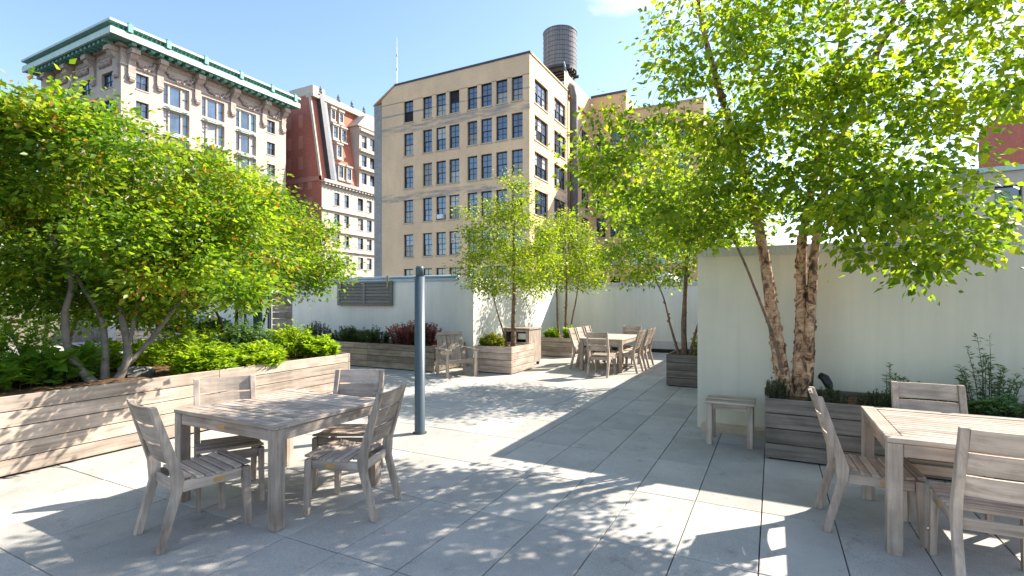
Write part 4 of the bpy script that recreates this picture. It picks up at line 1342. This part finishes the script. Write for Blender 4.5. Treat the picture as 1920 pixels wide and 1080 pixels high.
for sx in (-1.2, 1.2):
    wpart('beam', MB().box(cx + sx - .12, cx + sx + .12, cy - 1.8, cy + 1.8, z0 - 1.05, z0 - .625), M['steel'], tk)
    for sy in (-1.3, 1.3):
        wpart('frame_leg', MB().box(cx + sx - .12, cx + sx + .12, cy + sy - .12, cy + sy + .12, 25.2, z0 - 1.055), M['steel'], tk)
    wpart('brace', MB().tube([(cx + sx, cy - 1.3, 25.4), (cx + sx, cy + 1.3, 28.3)], [.06, .06], 6), M['steel'], tk)
wpart('pipe', MB().tube([(cx + 1.2, cy - 1.9, 29.7), (cx + 1.75, cy - 1.7, 27.6), (cx + 1.95, cy - 1.5, 26.0)], [.11, .11, .11], 8), M['galv'], tk, True)

# --- antenna mast
am = thing('antenna_mast', 'thin white antenna mast above the left end of the tan roof', 'antenna', (-40.0, 47.5, 23.4))
wpart('mast', MB().tube([(-40, 47.5, 23.3), (-40, 47.5, 29), (-40, 47.5, 33.0)], [.07, .06, .03], 8), M['white_paint'], am)
for z in (27.2, 29.0, 30.7):
    wpart('collar', MB().lathe([(.10, z), (.10, z + .25)], 8, -40, 47.5), M['penthouse'], am)

# --- limestone building with the green copper cornice
CX, CY = -75.5, 35.3
cb = thing('cornice_building', 'pink limestone building with a green copper cornice at upper left', 'building', (-84, 48, -28))
H = 34.6
fl = [(29.8, 31.9), (26.1, 28.2), (22.4, 24.5), (18.7, 20.8), (15, 17.1), (11.3, 13.4), (7.6, 9.7)]
sm_ = [(a, b, z0, z1, 2) for z0, z1 in fl for a, b in ((37.05, 38.6), (56.7, 58.25))]
bays = [(40.45, 44.0), (45.8, 49.3), (51.2, 54.7)]
big = []
for a, b in bays:
    big += [(a, b, 29.0, 31.95), (a, b, 25.2, 28.3), (a, b, 21.5, 24.6), (a, b, 17.8, 20.9), (a, b, 14.1, 17.2), (a, b, 10.4, 13.5)]
mb = MB()
face(mb, 'v', CX, CY, 60.4, -28, H, sm_ + big, .45)
lw = [(-80.4, -77.5, z0, z1, 2) for z0, z1 in fl] + [(-86.3, -83.2, z0, z1, 2) for z0, z1 in fl] + [(-92.2, -89.1, z0, z1, 2) for z0, z1 in fl]
face(mb, 'u', CY, -98, CX, -28, H, lw, .45)
mb.quad((CX, 60.4, -28), (-98, 60.4, -28), (-98, 60.4, H), (CX, 60.4, H))
wpart('stone_walls', mb, M['limestone'], cb)
put_windows(cb, 'v', CX, sm_, .45, 2, (1, 1), .25, sill='limestone')
put_windows(cb, 'u', CY, lw, .45, 2, (1, 1), .15, sill='limestone')
# three-light bays with pale mullions
for r in big:
    a, b, z0, z1 = r
    o = link('window', MB().box(-.01, .01, -.01, .01, -.01, .01).mesh('window', M['frame']), cb)
    bpy.data.objects.remove(o)
    m = MB(); pn = []
    w = b - a
    cuts = [0, w * .24, w * .72, w]
    x = CX - .35
    for i, cpos in enumerate(cuts):
        c0 = a + cpos
        m.box(x - .05, x + .12, c0 - (.0 if i == 0 else .13 if i < 3 else .14), c0 + (.14 if i == 0 else .13 if i < 3 else 0), z0, z1)
    m.box(x - .03, x + .08, a, b, z0, z0 + .16); m.box(x - .03, x + .08, a, b, z1 - .16, z1)
    o = wpart('window', m, M['copper_pale'] if wrng.random() < .3 else M['limestone'], cb)
    for i in range(3):
        p0, p1 = a + cuts[i] + .12, a + cuts[i + 1] - .12
        pb = MB(); pb.quad((x - .02, p0, z0 + .1), (x - .02, p1, z0 + .1), (x - .02, p1, z1 - .1), (x - .02, p0, z1 - .1))
        k = 'blind' if wrng.random() < .2 else 'glass'
        wpart('pane', pb, M[k], o)
        if i != 1:
            wpart('meeting_rail', MB().box(x - .015, x + .05, p0, p1, (z0 + z1) / 2 - .05, (z0 + z1) / 2 + .05), M['frame'], o)
# green balconies under the bays
for a, b in bays:
    for z in (28.35, 24.65, 20.95):
        m = MB()
        m.tube([(CX - .1, a + .1, z + .32), (CX + .35, a + .5, z + .2), (CX + .55, (a + b) / 2, z + .12), (CX + .35, b - .5, z + .2), (CX - .1, b - .1, z + .32)], [.10] * 5, 6)
        m.box(CX - .3, CX + .2, a, b, z + .0, z + .10)
        for q in range(7):
            yy = a + .4 + (b - a - .8) * q / 6
            m.box(CX + .05, CX + .16, yy - .04, yy + .04, z + .1, z + .5)
        wpart('spandrel_rail', m, M['copper_pale'], cb)
# carved frieze panels and garlands
fr_ = [(37.0, 39.3), (40.6, 44.6), (46.3, 50.0), (51.8, 55.6), (56.9, 59.0)]
for a, b in fr_:
    m = MB(); n = 14
    for q in range(n):
        f = q / (n - 1)
        yy = a + (b - a) * f
        zz = 33.6 - .9 * (1 - (2 * f - 1) ** 2) + .12 * math.sin(q * 2.1)
        m.tube([(CX - .05, yy, zz - .28), (CX + .22, yy, zz), (CX - .02, yy, zz + .3)], [.16, .24, .14], 6)
    wpart('garland', m, M['carved'], cb, True)
    wpart('frieze_panel', MB().box(CX + .002, CX + .07, a + .15, b - .15, 33.95, 34.45), M['carved'], cb)
for a, b in ((-81.6, -77.0), (-87.4, -83.0), (-93, -89)):
    m = MB()
    for q in range(8):
        xx = a + .9 + (b - a - 1.8) * q / 7
        m.tube([(xx, CY + .05, 32.7), (xx, CY - .2, 33.05 + .15 * math.sin(q * 2)), (xx, CY + .02, 33.5)], [.15, .22, .13], 6)
    wpart('garland', m, M['carved'], cb, True)
    wpart('frieze_panel', MB().box(a + .4, b - .4, CY - .07, CY - .002, 33.9, 34.45), M['carved'], cb)
wpart('frieze_band', MB().box(CX + .001, CX + .16, CY - .16, 60.4, 32.35, 32.55), M['limestone'], cb)
# scroll brackets
prof = [(0, 30.7), (.22, 30.75), (.38, 31.0), (.34, 31.3), (.26, 31.5), (.30, 32.6), (.42, 33.1), (.85, 33.45), (1.15, 33.95), (1.2, 34.5), (1.05, 34.85), (0, 34.85)]
for yy in (36.45, 39.95, 45.1, 50.6, 56.1, 59.8):
    m = MB(); n0 = len(prof)
    m.prism([(p, z) for p, z in prof], -.42, .42)
    m.prism([(.15, 33.9), (1.32, 33.9), (1.36, 34.2), (1.3, 34.5), (.15, 34.55)], -.52, .52)
    m.prism([(.02, 30.35), (.3, 30.4), (.45, 30.7), (.3, 31.0), (.02, 31.05)], -.30, .30)
    m.v = [(CX + y, yy + x, z) for x, y, z in m.v]
    wpart('bracket', m, M['carved'], cb)
for xx in (-76.45, -82.3, -88.2, -94.1):
    m = MB()
    m.prism([(p, z) for p, z in prof], -.5, .5)
    m.prism([(.15, 33.9), (1.32, 33.9), (1.36, 34.2), (1.3, 34.5), (.15, 34.55)], -.6, .6)
    m.v = [(xx + x, CY - y, z) for x, y, z in m.v]
    wpart('bracket', m, M['carved'], cb)
# cornice: soffit with modillions, fascia, gutter and crests, mitred round the corner
def ring_band(o0, o1, za, zb):
    m = MB()
    y1 = 60.4 + min(o1, 1.2)
    m.hexa([(CX + o0, CY - o0, za), (CX + o1, CY - o1, za), (CX + o1, y1, za), (CX + o0, y1, za)],
           [(CX + o0, CY - o0, zb), (CX + o1, CY - o1, zb), (CX + o1, y1, zb), (CX + o0, y1, zb)])
    m.hexa([(-98, CY - o1, za), (CX + o1 - .001, CY - o1, za), (CX + o0 - .001, CY - o0, za), (-98, CY - o0, za)],
           [(-98, CY - o1, zb), (CX + o1 - .001, CY - o1, zb), (CX + o0 - .001, CY - o0, zb), (-98, CY - o0, zb)])
    return m
wpart('cornice_bed', ring_band(-.4, .55, 34.6, 34.95), M['carved'], cb)
wpart('soffit', ring_band(-.4, 1.95, 35.05, 35.2), M['copper'], cb)
wpart('fascia', ring_band(1.95, 2.2, 34.98, 35.72), M['copper_pale'], cb)
wpart('gutter_back', ring_band(1.35, 1.65, 35.2, 36.45), M['copper'], cb)
wpart('gutter_floor', ring_band(1.65, 2.15, 35.722, 35.85), M['copper'], cb)
wpart('crown_lip', ring_band(1.2, 2.3, 36.45, 36.75), M['copper_pale'], cb)
mod = MB().box(-.26, .26, 0, 1.05, -.42, 0).mesh('modillion', M['copper'])
cbl = cb.location
yy = CY + .7
while yy < 60:
    link('modillion', mod, cb, (CX + .75 - cbl.x, yy - cbl.y, 35.045 - cbl.z), (0, 0, rad(-90)))
    yy += 1.12
xx = CX - .6
while xx > -97:
    link('modillion', mod, cb, (xx - cbl.x, CY - .75 - cbl.y, 35.045 - cbl.z), (0, 0, rad(180)))
    xx -= 1.12
rib = MB().hexa([(-.07, 0, 0), (.07, 0, 0), (.07, .12, 0), (-.07, .12, 0)], [(-.07, .34, .6), (.07, .34, .6), (.07, .46, .6), (-.07, .46, .6)]).mesh('rib', M['copper'])
yy = CY - 1.2
while yy < 61:
    link('rib', rib, cb, (CX + 1.66 - cbl.x, yy - cbl.y, 35.85 - cbl.z), (0, 0, rad(-90)))
    yy += .55
for yy in (35.3, 39.95, 45.1, 50.6, 56.1, 60.6):
    m = MB().box(CX + 1.7, CX + 2.38, yy - .28, yy + .28, 35.86, 36.9)
    m.lathe([(.2, 36.9), (.26, 37.05), (.12, 37.2)], 8, CX + 2.05, yy)
    wpart('crest_block', m, M['copper'], cb)
wpart('roof_deck', MB().box(-98, CX + 1.2, CY - 1.2, 60.3, 36.2, 36.4), M['slate'], cb)

# --- red brick and white stone building with a tall mansard
RX, RY = -71.3, 64.5
rb = thing('mansard_building', 'white stone and red brick building with a tall mansard roof', 'building', (-80, 74, -28))
rfl = [(18.9, 21.25), (15.1, 17.3), (11.4, 13.5), (7.6, 9.8), (3.9, 6.1)]
rc = [(67.42, 68.67), (69.85, 71.0), (73.3, 74.75), (75.7, 77.1)]
rr_ = [(a, b, z0, z1) for z0, z1 in rfl for a, b in rc]
mb = MB(); face(mb, 'v', RX, RY, 81, -28, 22.6, rr_, .35)
wpart('stone_front', mb, M['whitestone'], rb)
put_windows(rb, 'v', RX, rr_, .35, 1, (1, 1), .3, sill='whitestone')
for z in (22.6, 17.75, 13.95, 10.5):
    wpart('string_course', MB().box(RX + .002, RX + (.75 if z > 20 else .35), RY - .05, 81, z, z + (.55 if z > 20 else .3)), M['whitestone'] if z > 20 else M['penthouse'], rb)
dm = MB().box(-.22, .22, 0, .5, -.35, 0).mesh('dentil', M['whitestone'])
for k in range(20):
    link('dentil', dm, rb, (RX + .1 + 80, 65 + k * .82 - 74, 22.59 + 28), (0, 0, rad(-90)))
# brick side wall with the slanted mansard edge
mb = MB()
mb.poly([(-92, RY, -28), (RX, RY, -28), (RX, RY, 22.6), (RX - 3.0, RY, 38.7), (-92, RY, 38.7)])
wpart('brick_side', mb, M['redbrick'], rb)
for xa in (-80.3, -77.2, -74.8):
    for z0 in (33.0, 29.2, 25.4, 21.6, 17.8, 14.0, 10.2):
        if xa > -75 and z0 > 24: continue
        wpart('blind_window', MB().box(xa, xa + 1.15, RY - .03, RY - .002, z0, z0 + 2.3), M['blindwin'], rb)
wpart('brick_band', MB().box(-92, RX + .1, RY - .12, RY - .004, 22.9, 23.7), M['blindwin'], rb)
def mans(z): return RX - .1 - (z - 22.6) * 2.9 / 16.1
mb = MB()
mb.quad((mans(23.15), RY + .05, 23.15), (mans(23.15), 81, 23.15), (mans(38.2), 81, 38.2), (mans(38.2), RY + .05, 38.2))
wpart('tiled_mansard', mb, M['redtile'], rb)
def slab(y0, y1, za, zb, out, mat, nm):
    m = MB()
    m.hexa([(mans(za) - .3, y0, za), (mans(za) + out, y0, za), (mans(za) + out, y1, za), (mans(za) - .3, y1, za)],
           [(mans(zb) - .3, y0, zb), (mans(zb) + out, y0, zb), (mans(zb) + out, y1, zb), (mans(zb) - .3, y1, zb)])
    return wpart(nm, m, M[mat], rb)
slab(RY - .12, RY + .12, 22.8, 38.9, .2, 'whitestone', 'corner_strip')
slab(RY + 1.4, RY + 2.35, 23.2, 39.2, 1.0, 'lead', 'hip_rib')
slab(RY + 2.36, RY + 3.1, 23.2, 38.6, .75, 'slate', 'hip_quoin')
wpart('mansard_cornice', MB().box(mans(38.2) - 1, mans(38.2) + .9, RY - .1, 81, 38.2, 38.75), M['whitestone'], rb)
wpart('roof_parapet', MB().box(mans(38.2) - .8, mans(38.2) + .5, RY + .2, 81, 38.752, 39.5), M['penthouse'], rb)
for yy in (RY + 2.1, RY + 6.4, RY + 9.9, RY + 13.2):
    wpart('finial', MB().lathe([(.35, 39.5), (.42, 39.8), (.2, 40.0), (.3, 40.3), (.06, 40.9)], 8, mans(38.2) + .3, yy), M['slate'], rb)
for za, zb in ((24.0, 26.4), (28.0, 30.4), (31.6, 34.0), (35.2, 37.2)):
    for yc in (68.9, 70.9) if za != 28.0 else (69.2,):
        w_ = .5 if za != 35.2 else .4
        front = mans(za) + .55
        m = MB()
        f_ = (yc - w_, yc + w_, za + .25, zb - .15)
        face(m, 'v', front, yc - w_ - .2, yc + w_ + .2, za - .1, zb + .1, [f_], .25)
        m.box(mans(zb) - .6, front + .18, yc - w_ - .32, yc + w_ + .32, zb + .1, zb + .4)
        m.box(mans(za) - .3, front + .2, yc - w_ - .3, yc + w_ + .3, za - .35, za - .1)
        m.quad((front, yc - w_ - .2, za - .1), (front, yc - w_ - .2, zb + .1), (front - 1.2, yc - w_ - .2, zb + .1), (front - 1.2, yc - w_ - .2, za - .1))
        d = wpart('dormer', m, M['whitestone'], rb)
        pb = MB(); pb.quad((front - .2, f_[0], f_[2]), (front - .2, f_[1], f_[2]), (front - .2, f_[1], f_[3]), (front - .2, f_[0], f_[3]))
        wpart('pane', pb, M['glass'], d)
        wpart('sash_bar', MB().box(front - .19, front - .12, f_[0], f_[1], (f_[2] + f_[3]) / 2 - .06, (f_[2] + f_[3]) / 2 + .06), M['frame'], d)
# projecting stone bay at right
bay = [(a + .4, b + .4, z0, z1) for z0, z1 in ((24.2, 26.3), (27.6, 29.8), (31.2, 33.6)) for a, b in ((73.6, 75.0), (75.9, 77.3))]
mb = MB(); face(mb, 'v', RX + .3, 73.4, 80.5, 23.2, 35.2, bay, .35)
mb.quad((RX + .3, 73.4, 23.2), (RX + .3, 73.4, 35.2), (RX - 3, 73.4, 35.2), (RX - 3, 73.4, 23.2))
wpart('stone_bay', mb, M['whitestone'], rb)
put_windows(rb, 'v', RX + .3, bay, .35, 1, (1, 1), .2)
for z in (26.8, 30.3, 34.2):
    wpart('bay_cornice', MB().box(RX + .302, RX + .9, 73.2, 80.5, z, z + .45), M['penthouse'], rb)
wpart('bay_gable', MB().hexa([(RX - 2.5, 72.8, 35.2), (RX + .5, 72.8, 35.2), (RX + .5, 80.4, 35.2), (RX - 2.5, 80.4, 35.2)], [(RX - 2.5, 75.5, 38), (RX, 75.5, 38), (RX, 78, 38), (RX - 2.5, 78, 38)]), M['penthouse'], rb)
q = MB().box(-84, -77.5, RY + 3.5, RY + 6.4, 38.5, 42.4); wpart('penthouse', q, M['penthouse'], rb)
q = MB().quad((-92, RY + .05, 38.6), (mans(38.2), RY + .05, 38.6), (mans(38.2), 81, 38.6), (-92, 81, 38.6)) if False else MB()
q.quad((-92, RY + .05, 38.6), (mans(38.2), RY + .05, 38.6), (mans(38.2), 81, 38.6), (-92, 81, 38.6)); wpart('roof_deck', q, M['slate'], rb)

# --- buildings beyond the wall block at right
pb_ = thing('pale_building', 'pale low building behind the big birch at the right edge', 'building', (19, 48, -28))
rp = [(12.3 + k * 2.6, 13.6 + k * 2.6, z0, z0 + 2.0) for k in range(6) for z0 in (3.3, 6.7)]
mb = MB(); face(mb, 'u', 42, 10.2, 30, -28, 9.6, rp, .3)
mb.quad((10.2, 60, -28), (10.2, 42, -28), (10.2, 42, 9.6), (10.2, 60, 9.6))
mb.quad((10.2, 42.05, 9.58), (30, 42.05, 9.58), (30, 60, 9.58), (10.2, 60, 9.58))
wpart('wall', mb, M['penthouse'], pb_)
wpart('roof_edge', MB().box(10.0, 30.1, 41.8, 42.3, 9.6, 9.9), M['copper_pale'], pb_)
put_windows(pb_, 'u', 42, rp, .3, 1, (1, 1), .2)
bb = thing('brick_building', 'dark brick building behind the pale one at the right edge', 'building', (28, 62, -28))
rp = [(22.2 + k * 2.6, 23.6 + k * 2.6, z0, z0 + 2.1) for k in range(5) for z0 in (12.5, 16.3)]
mb = MB(); face(mb, 'u', 61, 20.6, 38, -28, 20.5, rp, .3)
mb.quad((20.6, 75, -28), (20.6, 61, -28), (20.6, 61, 20.5), (20.6, 75, 20.5))
mb.quad((20.6, 61.05, 20.48), (38, 61.05, 20.48), (38, 75, 20.48), (20.6, 75, 20.48))
wpart('wall', mb, M['redbrick'], bb)
wpart('roof_edge', MB().box(20.4, 38.1, 60.8, 61.3, 20.5, 20.9), M['slate'], bb)
put_windows(bb, 'u', 61, rp, .3, 1, (1, 1), .2)
# small white gabled skylight just over the far wall
sk = thing('white_skylight', 'small white gabled roof peeping over the far wall', 'skylight', (-4.6, 24, -28))
wpart('gable', MB().prism([(-.9, 2.2), (.9, 2.2), (.9, 2.6), (0, 3.3), (-.9, 2.6)], 0, 1), M['white_paint'], sk)
bpy.data.objects.remove(sk.children[0])
m = MB()
m.hexa([(-5.2, 23.5, -28), (-3.9, 23.5, -28), (-3.9, 25.5, -28), (-5.2, 25.5, -28)], [(-5.2, 23.5, 2.2), (-3.9, 23.5, 2.2), (-3.9, 25.5, 2.2), (-5.2, 25.5, 2.2)])
wpart('curb', m, M['penthouse'], sk)
m = MB()
m.hexa([(-5.3, 23.4, 2.2), (-3.8, 23.4, 2.2), (-3.8, 25.6, 2.2), (-5.3, 25.6, 2.2)], [(-4.9, 23.4, 2.85), (-4.2, 23.4, 2.85), (-4.2, 25.6, 2.85), (-4.9, 25.6, 2.85)])
wpart('roof', m, M['white_paint'], sk)
